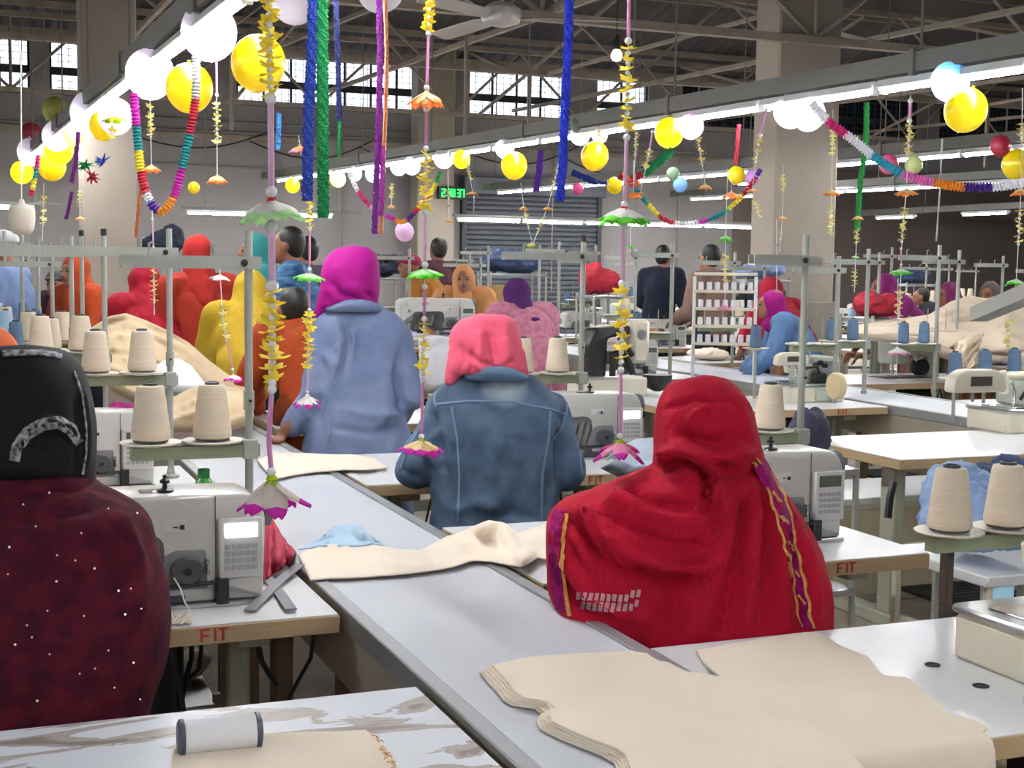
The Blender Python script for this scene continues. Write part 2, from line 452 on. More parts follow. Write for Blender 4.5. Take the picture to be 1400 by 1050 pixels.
# cross rows of tubes near the back wall
def crossrow(Y, z, xa, xb, label, group):
    k_ = 0; x = xa; e = thing('cross_rail', label, 'rail', (xa, Y, z)); 
    obj('channel', MB().box((xa-.1, Y-.03, z+.045), (xb+.1, Y+.03, z+.085)), RAILM, e, False, off=(xa, Y, z))
    for xx in (xa+.3, (xa+xb)/2, xb-.3): obj('hanger_rod', MB().tube([(xx, Y, z+.08), (xx, Y, z+1.9)], .01, 5), RAILM, e, False, off=(xa, Y, z))
    while x < xb-.9:
        t = put_tube((x+.6, Y, z), 0, 'tube %s in the %s' % ('leftmost second third fourth fifth sixth'.split()[k_], group), group); x += 1.27; k_ += 1
crossrow(23.5, 2.34, 8.4, 15.6, 'horizontal rail carrying the row of tubes before the roller shutter', 'row of tubes before the shutter')
crossrow(23.5, 2.34, 3.6, 6.2+.3, 'horizontal rail carrying two tubes left of the middle at the back', 'two tubes at the back left of the middle')
crossrow(23.5, 2.34, -1.3, 1.2+.3, 'horizontal rail carrying the short row of tubes at the left edge', 'tubes at the back at the left edge')
crossrow(20.0, 2.95, 12.0, 15.2, 'horizontal rail carrying tubes left of the right pillar at the back', 'tubes at the back before the right pillar')

# ================================================================== LONG BENCHES (between the sewing tables)
ALU = mat('aluminium_edge', 'a9adb0', 0.4, 0.5)
BSIDE = mat('bench_side', 'a79f90', 0.7, var=0.12, vscale=3)
BTOP = mat('bench_top', 'd3d7de', 0.35, var=0.04, vscale=1.5, col2='c5cad3', bump=0.02, bscale=5)
def bench(x0, x1, y0, y1, label):
    o = (x0, y0, 0); e = thing('long_bench', label, 'bench', o, 0)
    obj('bench_top', MB().bevel((x0+.035, y0, .745), (x1-.035, y1, .782), .003), BTOP, e, off=o)
    for xa, xb in ((x0, x0+.034), (x1-.034, x1)):
        obj('edge_strip', MB().bevel((xa, y0, .735), (xb, y1, .786), .004), ALU, e, off=o)
    for xa, xb in ((x0+.012, x0+.03), (x1-.03, x1-.012)):
        obj('side_board', MB().box((xa, y0, .60), (xb, y1, .734)), BSIDE, e, False, off=o)
    Y = y0+.5
    while Y < y1:
        for xx in (x0+.06, x1-.11):
            obj('leg', MB().box((xx, Y-.03, 0), (xx+.05, Y+.03, .60)), mat('bench_leg', '6e5a48', .7, var=.15), e, False, off=o)
        Y += 1.5
    return e
bench(.78, 1.275, .9, 6.9, 'nearest long grey-topped bench running from the bottom middle up to the left')
bench(4.86, 5.42, 3.2, 14.5, 'second long white bench running behind the red-shawled woman on the right')
bench(9.05, 9.55, 7.2, 16, 'distant long bench behind the right pillar')
# ================================================================== SEWING TABLES
def make_table(label, group=None, w_=1.15, d_=.75, fit=True, legs=True):
    t = thing('sewing_table', label, 'table', (0, 0, 0), 0, group)
    obj('board', MB().bevel((0, 0, .738), (w_, d_, .777), .003), WOOD, t)
    obj('laminate_top', MB().bevel((.003, .003, .777), (w_-.003, d_-.003, .780), .001), LAM, t)
    for x in (.16, w_-.2):
        lg = obj('leg', MB().bevel((x, d_*.35, .06), (x+.055, d_*.35+.10, .70), .008), LEGM, t)
        obj('foot', MB().bevel((x-.01, .06, .0), (x+.065, d_-.04, .06), .01), LEGM, lg)
        obj('top_bracket', MB().bevel((x-.01, .08, .70), (x+.065, d_-.06, .7379), .006), LEGM, lg)
    obj('cross_bar', MB().bevel((.17, d_*.35+.11, .28), (w_-.17, d_*.35+.14, .34), .005), LEGM, t)
    tr = MB()
    for k in range(7): tr.box((.36, .2+k*.045, .1), (.78, .23+k*.045, .115))
    tr.box((.36, .2, .1), (.39, .5, .115)); tr.box((.75, .2, .1), (.78, .5, .115))
    obj('treadle', tr, DARK, t, False)
    mo = obj('motor_box', MB().bevel((.68, d_*.4, .48), (.86, d_*.4+.2, .70), .02), BLACK, t)
    obj('cable', MB().tube([(.82, .2, .70), (.84, .15, .5), (.80, .2, .25), (.86, .3, .02)], .006, 6), BLACK, t)
    if fit:
        lt = lettering('FIT', .026, .17)
        o = obj('print', lt, RED, t, False); o.location = (w_-.30, -.0005, .745)
    return t
# ------------------------------------------------------------------ lockstitch machine
def rounded(poly, r, seg=4):
    out = []; n = len(poly)
    for i in range(n):
        p0, p1, p2 = Vector(poly[i-1]), Vector(poly[i]), Vector(poly[(i+1) % n])
        rr = r[i] if isinstance(r, (list, tuple)) else r
        a = (p0-p1); b_ = (p2-p1); rr = min(rr, a.length*.45, b_.length*.45)
        A = p1+a.normalized()*rr; B = p1+b_.normalized()*rr
        for k in range(seg+1):
            t = k/seg; out.append(tuple((1-t)**2*A+2*t*(1-t)*p1+t*t*B))
    return out
def slab(poly, y0, y1, r=.012):   # rounded slab: polygon in XZ, thickness along Y with softened rims
    cx = sum(p[0] for p in poly)/len(poly); cz = sum(p[1] for p in poly)/len(poly)
    n = len(poly); nor = []
    area = sum(poly[i][0]*poly[(i+1) % n][1]-poly[(i+1) % n][0]*poly[i][1] for i in range(n)); sg = 1 if area > 0 else -1
    for i in range(n):
        d = Vector(poly[(i+1) % n])-Vector(poly[i-1]); d.normalize(); nor.append(Vector((d.y, -d.x))*sg)
    def ring(y, k): return [(p[0]-nor[i].x*k, y, p[1]-nor[i].y*k) for i, p in enumerate(poly)]
    return MB().rings([ring(y0, r), ring(y0+r*.3, r*.3), ring(y0+r, 0), ring(y1-r, 0), ring(y1-r*.3, r*.3), ring(y1, r)])
LCD = mat('lit_screen', 'cfeaf5', 0.3, emit=0.9)
LCDW = mat('bright_screen', 'ffffff', 0.3, emit=1.6)
LCDD = mat('unlit_screen', '59635a', 0.25)
LABELW = mat('pale_sticker', 'd5d4d2', 0.5)
def make_machine(label, screen, group=None, body=None, logo=RED):
    body = body or MACH
    t = thing('sewing_machine', label, 'sewing machine', (0, 0, 0), 0, group)
    obj('bed', MB().bevel((-.30, -.09, 0), (.25, .09, .012), .003), STEEL, t)
    poly = rounded([(-.27, .29), (-.275, .11), (-.19, .11), (-.185, .185), (.015, .19), (.015, .012), (.245, .012), (.252, .24), (.225, .30), (-.2, .305)],
                   [.03, .012, .012, .02, .03, .004, .008, .03, .05, .03])
    bd = obj('body', slab(poly, -.078, .085), body, t, 'all')
    smooth_by_angle(bd.data, 30)
    obj('head_cover', MB().bevel((-.279, -.06, .13), (-.272, .06, .27), .004), PANEL, t)
    pn = obj('control_panel', MB().bevel((.142, -.096, .075), (.242, -.078, .235), .004), PANEL, t)
    sc = obj('screen', MB().bevel((.155, -.099, .185), (.228, -.0955, .222), .002), screen, pn)
    k = MB()
    for i in range(5):
        for j in range(4): k.box((.156+i*.015, -.0985, .098+j*.019), (.167+i*.015, -.0955, .110+j*.019))
    ks = obj('keypad', k, KEYS, pn, False)
    obj('seam_line', MB().box((.137, -.0795, .02), (.1385, -.0775, .295)), DARK, t, False)
    tr = obj('dial_plate', slab(rounded([(-.005, .05), (.03, .145), (.05, .155), (.115, .155), (.12, .05)], .008), -.086, -.077, .003), mat('dial_plate_grey', '77797d', .4), t)
    dd = obj('stitch_dial', MB().lathe([(.004, 0), (.034, 0), (.036, .004), (.036, .016), (.032, .022), (.012, .022), (.011, .026), (.002, .026)], M=Matrix.Translation((.073, -.086, .105)) @ Matrix.Rotation(PI/2, 4, 'X')), mat('dial_grey', '4a4d52', .4), t)
    obj('dial_centre', MB().lathe([(.002, 0), (.008, 0), (.008, .004), (.002, .004)], M=Matrix.Translation((.073, -.112, .105)) @ Matrix.Rotation(PI/2, 4, 'X'), n=12), BLACK, dd)
    obj('clip', MB().bevel((.115, -.098, .09), (.122, -.078, .13), .002), CHROME, t)
    obj('lever_rod', MB().tube([(-.05, -.092, .058), (.15, -.100, .07)], .006, 8), DARK, t)
    obj('reverse_lever', MB().bevel((.135, -.107, .01), (.163, -.079, .078), .003), BLACK, t)
    obj('label_plate', MB().box((.02, -.0805, .105+.1), (.075, -.0775, .235)), LABELW, t, False)
    q = MB().box((.045, -.082, .216), (.055, -.0803, .219)); q.box((.06, -.082, .211), (.07, -.0803, .223)); obj('symbols', q, DARK, t, False)
    q = MB().box((-.01, -.0805, .018), (.07, -.0775, .035)); obj('warning_label', q, mat('warning_label_navy', '3b4152', .5), t, False)
    lg = obj('logo', lettering('FIT', .022, .2, .0015), logo, t, False); lg.location = (-.13, -.0785, .245)
    # top fittings
    kn = MB().lathe([(.012, 0), (.019, .002), (.019, .006), (.006, .009), (.005, .022), (.011, .024), (.011, .031), (.004, .036), (.004, .044), (.001, .045)], c=(.035, -.03, .303), n=14)
    obj('bobbin_winder', kn, BLACK, t)
    obj('top_plate', MB().bevel((-.02, -.045, .302), (.02, -.01, .308), .002), CHROME, t)
    obj('thread_guide', MB().tube([(-.12, 0, .30), (-.12, 0, .35), (-.10, 0, .352)], .003, 6), CHROME, t)
    td = MB().lathe([(.002, 0), (.016, 0), (.016, .004), (.01, .006), (.016, .009), (.01, .02), (.002, .024)], M=Matrix.Translation((-.225, -.078, .2)) @ Matrix.Rotation(PI/2, 4, 'X'), n=14)
    obj('tension_dial', td, CHROME, t)
    obj('take_up_lever', MB().tube([(-.25, -.08, .22), (-.25, -.095, .25), (-.245, -.085, .262)], .003, 6), CHROME, t)
    nb = MB().tube([(-.235, 0, .112), (-.235, 0, .03)], .005, 8); nb.tube([(-.235, 0, .03), (-.235, 0, .004)], .0015, 5)
    obj('needle_bar', nb, CHROME, t)
    obj('presser_foot', MB().tube([(-.235, .02, .112), (-.235, .02, .02)], .0045, 8).box((-.245, -.02, .013), (-.225, .025, .02)), CHROME, t)
    obj('handwheel', MB().lathe([(.01, 0), (.045, 0), (.05, .005), (.05, .022), (.042, .026), (.01, .026)], M=Matrix.Translation((.25, 0, .24)) @ Matrix.Rotation(PI/2, 4, 'Y'), n=20), mat('handwheel_grey', '5d6167', .4), t)
    return t
# ------------------------------------------------------------------ thread cones and stands
def make_cone(m, label, h=.142, rb=.05, rt=.035, group=None):
    R = []
    n = 18
    prof = [(rb*.82, 0), (rb*.97, .004), (rb, .012)]
    for k in range(13):
        t = k/12; r = rb+(rt-rb)*t
        prof.append((r+(.0009 if k % 2 else 0), .012+(h-.022)*t))
    prof += [(rt*.94, h-.004), (rt*.55, h-.002)]
    t = obj('thread_cone', MB().lathe(prof, n=n), m, None)
    tag(t, label, 'thread cone', group)
    obj('core', MB().lathe([(rt*.54, h-.012), (rt*.54, h+.004), (rt*.4, h+.005), (rt*.38, h-.01)], n=n), TCORE, t)
    obj('core_foot', MB().lathe([(rb*.8, -.003), (rb*.88, -.002), (rb*.88, .0005), (rb*.5, .0005)], n=n), TCORE, t)
    return t
CONES = {}
def put_cone(kind, loc, label, group=None, scale=1.0):
    if kind not in CONES:
        mm = {'beige': TBEIGE, 'blue': TBLUE, 'lblue': TLBLUE, 'white': TWHITE}[kind]
        CONES[kind] = make_cone(mm, label, group=group) if kind in ('beige', 'white') else make_cone(mm, label, .128, .036, .029, group)
        c = CONES[kind]; c.location = loc; c.scale = (scale,)*3; return c
    c = dup(CONES[kind], loc, random.random()*6, label); c.scale = (scale,)*3
    if group: c['group'] = group
    elif 'group' in c: del c['group']
    return c
def stand(x, y, ztop, ztray, label, cones=(), cross=(-.32, .03), rz=0, group=None, discs=(-.25, -.095), zbase=.782, top=True, clabel=None, cgroup=None, dr=.078, r=.011, capped=False):
    """thread stand: pole on the table's back edge, a crossbar on top and a tray arm with discs"""
    t = thing('thread_stand', label, 'thread stand', (x, y, zbase), rz, group)
    h = ztop-zbase; tr = (ztray or 0)-zbase
    obj('pole', MB().tube([(0, 0, 0), (0, 0, h)], r, 10), STAND, t)
    obj('base', MB().lathe([(.03, 0), (.03, .006), (.015, .012), (.012, .03), (.011, .03)], n=12), STAND, t)
    if capped: obj('pole_cap', MB().lathe([(.013, h-.02), (.013, h+.008), (.005, h+.01)], n=10), BLACK, t)
    if top:
        cb = MB(); a, c = cross; z = h-.082
        R = [[(xx, -.02, z-.016), (xx, .02, z-.016), (xx, .02, z+.016), (xx, .016, z+.016), (xx, .016, z-.011), (xx, -.016, z-.011), (xx, -.016, z+.016), (xx, -.02, z+.016)] for xx in (a, c)]
        cbo = obj('crossbar', MB().rings(R), STAND, t, False)
        obj('bolt', MB().lathe([(.002, 0), (.009, 0), (.009, .006), (.002, .007)], M=Matrix.Translation((0-.015, -.02, z)) @ Matrix.Rotation(PI/2, 4, 'X'), n=8), BLACK, t)
        for xx in discs[:2]:
            obj('guide_eye', MB().tube([(xx, -.0, z+.015), (xx, 0, z+.045), (xx+.012, 0, z+.05)], .0035, 5), STAND, t)
    if ztray:
        a = min(discs)-.05
        R = [[(xx, -.02, tr-.045), (xx, .02, tr-.045), (xx, .02, tr-.012), (xx, -.02, tr-.012)] for xx in (a, .025)]
        obj('tray_arm', MB().rings(R), mat('tray_arm_green', '8a9277', .5), t, False)
        obj('clamp', MB().bevel((-.02, -.026, tr-.05), (.02, .02, tr+.0), .004), STAND, t)
        for k, xx in enumerate(discs):
            d = obj('disc', MB().lathe([(.02, tr-.012), (dr*.95, tr-.004), (dr, tr), (dr*.98, tr+.002), (.02, tr-.004)], c=(xx, 0, 0), n=24), DISC, t)
            obj('spindle', MB().tube([(xx, 0, tr-.01), (xx, 0, tr+.15)], .003, 5), STAND, t)
    obj('pole_joint', MB().tube([(0, 0, h*.45), (0, 0, h*.45+.05)], r*1.35, 10), STAND, t)
    obj('pole_screw', MB().tube([(0, -r, h*.45+.025), (0, -r-.014, h*.45+.025)], .004, 6), BLACK, t)
    for k, kind in enumerate(cones):
        if kind is None or k >= len(discs): continue
        xx = discs[k]; c, s_ = math.cos(rz), math.sin(rz)
        lb = (clabel[k] if isinstance(clabel, (list, tuple)) else clabel) or '%s thread cone on a disc of its stand' % kind
        put_cone(kind, (x+xx*c, y+xx*s_, ztray+.005), lb, cgroup)
    return t
# ================================================================== PEOPLE
def evaluated(me, mods):
    o = bpy.data.objects.new('tmp', me); COL.objects.link(o)
    for ty, kw in mods:
        md = o.modifiers.new('m', ty)
        for k, v in kw.items(): setattr(md, k, v)
    dg = bpy.context.evaluated_depsgraph_get(); dg.update()
    r = bpy.data.meshes.new_from_object(o.evaluated_get(dg))
    bpy.data.objects.remove(o); bpy.data.meshes.remove(me)
    return r
def voxel(mb, size, smooth_it=6, name='blob'):
    me = mb.mesh(name)
    r = evaluated(me, [('REMESH', dict(mode='VOXEL', voxel_size=size)), ('SMOOTH', dict(factor=.5, iterations=smooth_it))])
    r.name = name; r.polygons.foreach_set('use_smooth', [True]*len(r.polygons))
    return r
def coords(me):
    a = np.empty(len(me.vertices)*3); me.vertices.foreach_get('co', a); return a.reshape(-1, 3)
def normals(me):
    a = np.empty(len(me.vertices)*3); me.vertices.foreach_get('normal', a); return a.reshape(-1, 3)
def setco(me, a): me.vertices.foreach_set('co', a.astype(np.float32).ravel()); me.update()
def nz(p, s): return noise.noise(Vector((p[0]*s[0], p[1]*s[1], p[2]*s[2])))
def wrinkle(me, amp, s, seed=0.0, ridge=True, loc=(0, 0, 0)):
    co = coords(me); no = normals(me)
    for i in range(len(co)):
        p = co[i]
        a = noise.noise(Vector(((p[0]+loc[0])*s[0]+seed, (p[1]+loc[1])*s[1], (p[2]+loc[2])*s[2]+seed)))
        if ridge: a = (1-2*abs(a))*.6-.3
        co[i] += no[i]*a*amp
    setco(me, co)
def sculpt(me, strokes, off=(0, 0, 0)):
    """folds modelled on the camera-facing side: (polyline in photo pixels, half-width px, height m)"""
    co = coords(me); wc = co+np.array(off); no = normals(me)
    x, y, z = proj_np(wc); view = np.array(C0)-wc; view /= np.linalg.norm(view, axis=1)[:, None]
    fac = np.clip((no*view).sum(1)*1.6, 0, 1)
    disp = np.zeros(len(co))
    for pl, wd, amp in strokes:
        best = np.full(len(co), 1e9)
        L = [math.dist(pl[i], pl[i+1]) for i in range(len(pl)-1)]; T = sum(L); acc = 0; tt = np.zeros(len(co))
        for i in range(len(pl)-1):
            a = np.array(pl[i], float); b_ = np.array(pl[i+1], float); d = b_-a; l2 = (d@d)+1e-9
            t = np.clip(((x-a[0])*d[0]+(y-a[1])*d[1])/l2, 0, 1)
            dd = np.hypot(x-(a[0]+t*d[0]), y-(a[1]+t*d[1]))
            m_ = dd < best; best[m_] = dd[m_]; tt[m_] = (acc+t[m_]*L[i])/T; acc += L[i]
        taper = np.clip(np.minimum(tt, 1-tt)*6+.25, 0, 1)
        disp += amp*1.7*np.exp(-(best/wd)**2)*taper
    co += no*(disp*fac)[:, None]
    setco(me, co)
def interp_rows(rows, n):
    ys = np.array([r[0] for r in rows], float); out = []
    A = np.array(rows, float)
    yy = np.concatenate([np.linspace(ys[0], ys[-1], n)])
    # monotone cubic (Fritsch-Carlson) on every column
    def pch(x, y, xi):
        h = np.diff(x); d = np.diff(y)/h; mm = np.zeros(len(x))
        for i in range(1, len(x)-1):
            if d[i-1]*d[i] > 0:
                w1 = 2*h[i]+h[i-1]; w2 = h[i]+2*h[i-1]; mm[i] = (w1+w2)/(w1/d[i-1]+w2/d[i])
        mm[0] = d[0]; mm[-1] = d[-1]
        k = np.clip(np.searchsorted(x, xi)-1, 0, len(h)-1); t = (xi-x[k])/h[k]
        return (2*t**3-3*t**2+1)*y[k]+(t**3-2*t**2+t)*h[k]*mm[k]+(-2*t**3+3*t**2)*y[k+1]+(t**3-t**2)*h[k]*mm[k+1]
    # denser near the top
    t = np.linspace(0, 1, n)**1.25
    yy = ys[0]+(ys[-1]-ys[0])*t
    return np.stack([yy]+[pch(ys, A[:, j], yy) for j in range(1, A.shape[1])], 1)
RH = Vector((RT.x, RT.y, 0)).normalized(); FH = Vector((fw.x, fw.y, 0)).normalized()
def loft(rows, D, n=70, seg=72, e=2.2, name='cloth'):
    """solid of horizontal sections; every row: photo y, left x, right x, half thickness m, shift along view m"""
    R = interp_rows(rows, n); b = MB(); rings = []
    for y, xl, xr, th, sh in R:
        cx = (xl+xr)/2; c = atd(cx, y, D)
        hw = max((xr-xl)/2*D/F, .002); c = c+FH*sh
        th = max(th, .002); q = []
        for j in range(seg):
            a = 2*PI*j/seg; ca, sa = math.cos(a), math.sin(a)
            q.append(c+RH*(hw*math.copysign(abs(ca)**(2/e), ca))+FH*(th*math.copysign(abs(sa)**(2/e), sa)))
        rings.append(q)
    b.rings(rings)
    me = b.mesh(name); me.polygons.foreach_set('use_smooth', [True]*len(me.polygons)); return me
def bvh(me, off=(0, 0, 0)):
    co = coords(me)+np.array(off)
    return BVHTree.FromPolygons([tuple(c) for c in co], [tuple(p.vertices) for p in me.polygons])
def hit(bv, x, y):
    loc, no, i, d = bv.ray_cast(C0, ray(x, y).normalized()); return loc, no
def band(bv, pl, w_, lift=.002, step=4, thick=.0015):
    """a strip of trim laid on a surface along a photo polyline; w_ in px (number or list per point)"""
    pts = []
    for i in range(len(pl)-1):
        L = math.dist(pl[i][:2], pl[i+1][:2]); k = max(1, int(L/step))
        for j in range(k): t = j/k; pts.append(tuple(pl[i][q]*(1-t)+pl[i+1][q]*t for q in range(2)))
    pts.append(tuple(pl[-1][:2])); top = []; 
    for i, p in enumerate(pts):
        a = Vector(pts[max(i-1, 0)]); c = Vector(pts[min(i+1, len(pts)-1)]); t = (c-a).normalized(); nn = Vector((-t.y, t.x))
        row = []
        for s in (-1, 0, 1):
            loc, no = hit(bv, p[0]+nn.x*s*w_/2, p[1]+nn.y*s*w_/2)
            if loc is None: row = None; break
            row.append((loc, no))
        if row: top.append(row)
    if len(top) < 2: return MB()
    R = []
    for row in top:
        up = [l+no*(lift+thick) for l, no in row]; dn = [l-no*.001 for l, no in row]
        R.append(up+dn[::-1])
    return MB().rings(R)

# ------------------------------------------------------------------ a human body as one continuous mesh
def joints(pose):
    if pose == 'sit':
        J = dict(pel=(0, 0, .50), che=(0, .05, .80), nk=(0, .09, 1.02), hd=(0, .13, 1.15),
                 sh=(.165, .07, .96), el=(.235, .20, .74), wr=(.12, .43, .84), hip=(.09, 0, .50), kn=(.12, .40, .50), an=(.12, .36, .10))
    elif pose == 'stand':
        J = dict(pel=(0, 0, .92), che=(0, .03, 1.20), nk=(0, .05, 1.40), hd=(0, .09, 1.52),
                 sh=(.17, .04, 1.34), el=(.235, .08, 1.08), wr=(.16, .30, 1.0), hip=(.09, 0, .90), kn=(.10, .02, .48), an=(.11, -.02, .08))
    elif pose == 'lean':
        J = dict(pel=(0, 0, .90), che=(0, .13, 1.14), nk=(0, .23, 1.30), hd=(0, .31, 1.38),
                 sh=(.17, .20, 1.25), el=(.24, .30, 1.0), wr=(.14, .48, .86), hip=(.09, 0, .88), kn=(.10, .03, .47), an=(.11, -.03, .08))
    return J
def pick(J, k, s):
    v = J.get(k+('R' if s > 0 else 'L'))
    if v is not None: return Vector(v)
    v = Vector(J[k]); v.x *= s; return v
def body_mb(J):
    b = MB()
    V = {k: Vector(v) for k, v in J.items()}
    b.cap(V['pel'], V['che'], .11, .092, 16); b.cap(V['che'], V['nk']-Vector((0, 0, .06)), .09, .06, 16)
    b.ball(V['che'], (.14, .088, .15), 16, 10); b.ball(V['pel'], (.155, .12, .12), 16, 10)
    b.cap(V['nk']-Vector((0, 0, .04)), V['hd']-Vector((0, .01, .02)), .052, .05)
    h = V['hd']
    b.ball(h+Vector((0, -.008, .02)), (.070, .084, .085), 20, 14); b.ball(h+Vector((0, .03, -.03)), (.056, .06, .075), 16, 12)
    b.cap(h+Vector((0, .085, .02)), h+Vector((0, .103, -.022)), .007, .014, 8)
    b.ball(h+Vector((0, .062, -.085)), (.026, .022, .02), 10, 7); b.ball(h+Vector((0, .07, .035)), (.05, .02, .012), 12, 7)
    for s in (-1, 1): 
        b.ball(h+Vector((s*.076, -.005, 0)), (.012, .02, .032), 10, 7)
        def X(k): return pick(J, k, s)
        b.cap(V['nk']+Vector((s*.03, -.0, -.03)), X('sh'), .055, .05)
        b.cap(X('sh'), X('el'), .052, .040); b.cap(X('el'), X('wr'), .040, .026)
        d = (X('wr')-X('el')).normalized(); p = X('wr')+d*.05
        b.ball(p, (.036, .048, .018), 12, 8)
        b.cap(X('hip'), X('kn'), .082, .056); b.cap(X('kn'), X('an'), .055, .036)
        a = X('an'); b.cap(a+Vector((0, -.02, -.03)), a+Vector((0, .15, -.045)), .036, .026)
    return b
def add_fingers(me, J, s_list=(-1, 1), d_over=None):
    b = MB()
    for s in s_list:
        w_ = pick(J, 'wr', s); e = pick(J, 'el', s)
        d = (w_-e).normalized() if d_over is None else d_over
        side = d.cross(Vector((0, 0, 1))).normalized(); up = side.cross(d)
        base = w_+d*.085
        for k, (o, L) in enumerate(((-.027, .06), (-.009, .072), (.009, .068), (.026, .052))):
            p = base+side*o; q = p+d*L*.5-up*.006; r_ = q+d*L*.45-up*.018
            b.tube([p-d*.02, p, q, r_], [.0085, .0085, .0078, .0055], 7)
        tp = w_+d*.03-side*(.03*s if True else 0)
        q = tp-side*.02*s+d*.03; b.tube([tp, q, q+d*.028], [.011, .0095, .007], 7)
    return b
def join_meshes(name, parts):
    bm = bmesh.new()
    for p in parts: bm.from_mesh(p)
    r = bpy.data.meshes.new(name); bm.to_mesh(r); bm.free()
    r.polygons.foreach_set('use_smooth', [True]*len(r.polygons)); return r
BODY = {}
def body_mesh(pose, vs=.013, J=None):
    if J is None and pose in BODY: return BODY[pose].copy()
    JJ = J or joints(pose)
    me = voxel(body_mb(JJ), vs, 4, 'body')
    r = join_meshes('body', [me, add_fingers(None, JJ).mesh('f')])
    if J is None: BODY[pose] = r
    return r.copy() if J is None else r
GAR = {}
def garment(kind, pose, loose=1.0, vs=.014, J=None, seed=0):
    key = (kind, pose, loose)
    if J is None and key in GAR: return GAR[key].copy()
    JJ = J or joints(pose); V = {k: Vector(v) for k, v in JJ.items()}; b = MB(); g = .018*loose
    def X(k, s): v = V[k].copy(); v.x *= s; return v
    if kind == 'top':
        b.cap(V['pel']+Vector((0, 0, -.02)), V['che'], .14+g, .13+g, 18); b.ball(V['che'], (.165+g, .115+g, .17), 18, 10)
        b.ball(V['pel'], (.17+g, .14+g, .13), 18, 10)
        b.cap(V['che'], V['nk']-Vector((0, 0, .06)), .12+g, .08+g, 16)
        for s in (-1, 1):
            b.cap(V['nk']+Vector((s*.03, 0, -.045)), X('sh', s), .065+g*.6, .068+g)
            b.cap(X('sh', s), X('el', s), .062+g, .052+g); e = X('el', s)*.12+X('wr', s)*.88; b.cap(X('el', s), e, .050+g, .036+g)
    elif kind == 'legs':
        b.ball(V['pel'], (.17+g, .14+g, .13), 18, 10)
        for s in (-1, 1):
            b.cap(X('hip', s), X('kn', s), .10+g, .08+g); b.cap(X('kn', s), X('an', s)+Vector((0, 0, .03)), .078+g, .06+g)
    elif kind == 'hijab':
        h = V['hd']
        b.ball(h+Vector((0, -.03, .022)), (.093, .098, .108), 22, 14)
        b.cap(h+Vector((0, -.035, -.02)), V['nk']+Vector((0, -.02, -.04)), .09, .095, 18)
        b.cap(h+Vector((0, -.015, -.085)), V['nk']+Vector((0, .055, -.05)), .062, .085, 16)
        for s in (-1, 1): b.cap(V['nk']+Vector((s*.03, -.02, -.06)), X('sh', s)*.75+V['nk']*.25+Vector((0, -.01, -.04)), .088, .07)
        b.cap(V['nk']+Vector((0, -.05, -.06)), V['che']+Vector((0, -.09, .06)), .09, .06, 16)
    elif kind == 'shawl':
        h = V['hd']
        b.ball(h+Vector((0, -.03, .022)), (.098, .102, .112), 22, 14)
        b.cap(h+Vector((0, -.03, -.02)), V['nk']+Vector((0, -.02, -.04)), .095, .12, 18)
        b.cap(V['nk']+Vector((0, -.02, -.05)), V['pel']+Vector((0, -.02, .05)), .13, .19, 20)
        for s in (-1, 1):
            b.cap(V['nk']+Vector((s*.04, -.01, -.06)), X('sh', s), .10, .095)
            b.cap(X('sh', s), X('el', s)+Vector((0, 0, -.02)), .095, .085); b.cap(V['che']+Vector((s*.08, -.03, 0)), X('el', s)*.6+V['pel']*.4, .12, .1)
    elif kind == 'hair':
        h = V['hd']; b.ball(h+Vector((0, -.028, .036)), (.083, .088, .088), 20, 12); b.ball(h+Vector((0, -.045, -.01)), (.07, .06, .07), 14, 10)
    elif kind == 'cap':
        h = V['hd']; b.ball(h+Vector((0, -.015, .055)), (.085, .1, .06), 18, 10); b.ball(h+Vector((0, .08, .045)), (.06, .06, .01), 14, 8)
    me = voxel(b, vs, 7, kind)
    wrinkle(me, .016 if kind != 'hair' else .004, (8, 8, 4), seed+len(kind))
    if kind in ('shawl', 'top', 'legs'): wrinkle(me, .012, (18, 18, 7), seed+3)
    if J is None: GAR[key] = me; return me.copy()
    return me
def face(p, J, parent):
    h = Vector(J['hd'])
    for s in (-1, 1): obj('eye', MB().ball(h+Vector((s*.03, .077, .008)), (.013, .008, .007), 8, 6), EYE, parent, 'all')
    obj('mouth', MB().ball(h+Vector((0, .086, -.052)), (.022, .007, .008), 10, 6), LIP, parent, 'all')
def fabric(name, c, var=.12, **k):
    c = ''.join('%02x' % int(int(c[i:i+2], 16)*.84) for i in (0, 2, 4))
    if 'col2' in k: k['col2'] = ''.join('%02x' % int(int(k['col2'][i:i+2], 16)*.84) for i in (0, 2, 4))
    return mat(name, c, .85, var=var, vscale=k.pop('vscale', 5), bump=k.pop('bump', .2), bscale=k.pop('bscale', 90), spec=.2, **k)
def person(label, x, y, rz, pose, parts, scale=1.0, group=None):
    """parts: list of (kind, material[, loose])"""
    t = thing('person', label, 'person', (x, y, 0), rz, group, scale=scale)
    J = joints(pose)
    bd = obj('body', body_mesh(pose), SKIN, t, None)
    face(None, J, t)
    for p in parts:
        me = garment(p[0], pose, p[2] if len(p) > 2 else 1.0)
        nm = {'top': 'shirt', 'legs': 'trousers', 'hijab': 'headscarf', 'shawl': 'shawl', 'hair': 'hair', 'cap': 'cap'}[p[0]]
        obj(nm, me, p[1], t, None)
    return t
STOOLW = mat('stool_wood', '7c6248', .7, var=.15)
def stool(x, y, label, h=.40):
    t = thing('stool', label, 'stool', (x, y, 0), 0, 'stools under the seated workers')
    obj('seat', MB().bevel((-.17, -.13, h-.03), (.17, .13, h), .008), STOOLW, t)
    for sx in (-1, 1):
        for sy in (-1, 1): obj('leg', MB().tube([(sx*.14, sy*.1, h-.03), (sx*.16, sy*.12, 0)], .016, 8), STOOLW, t)
    return t

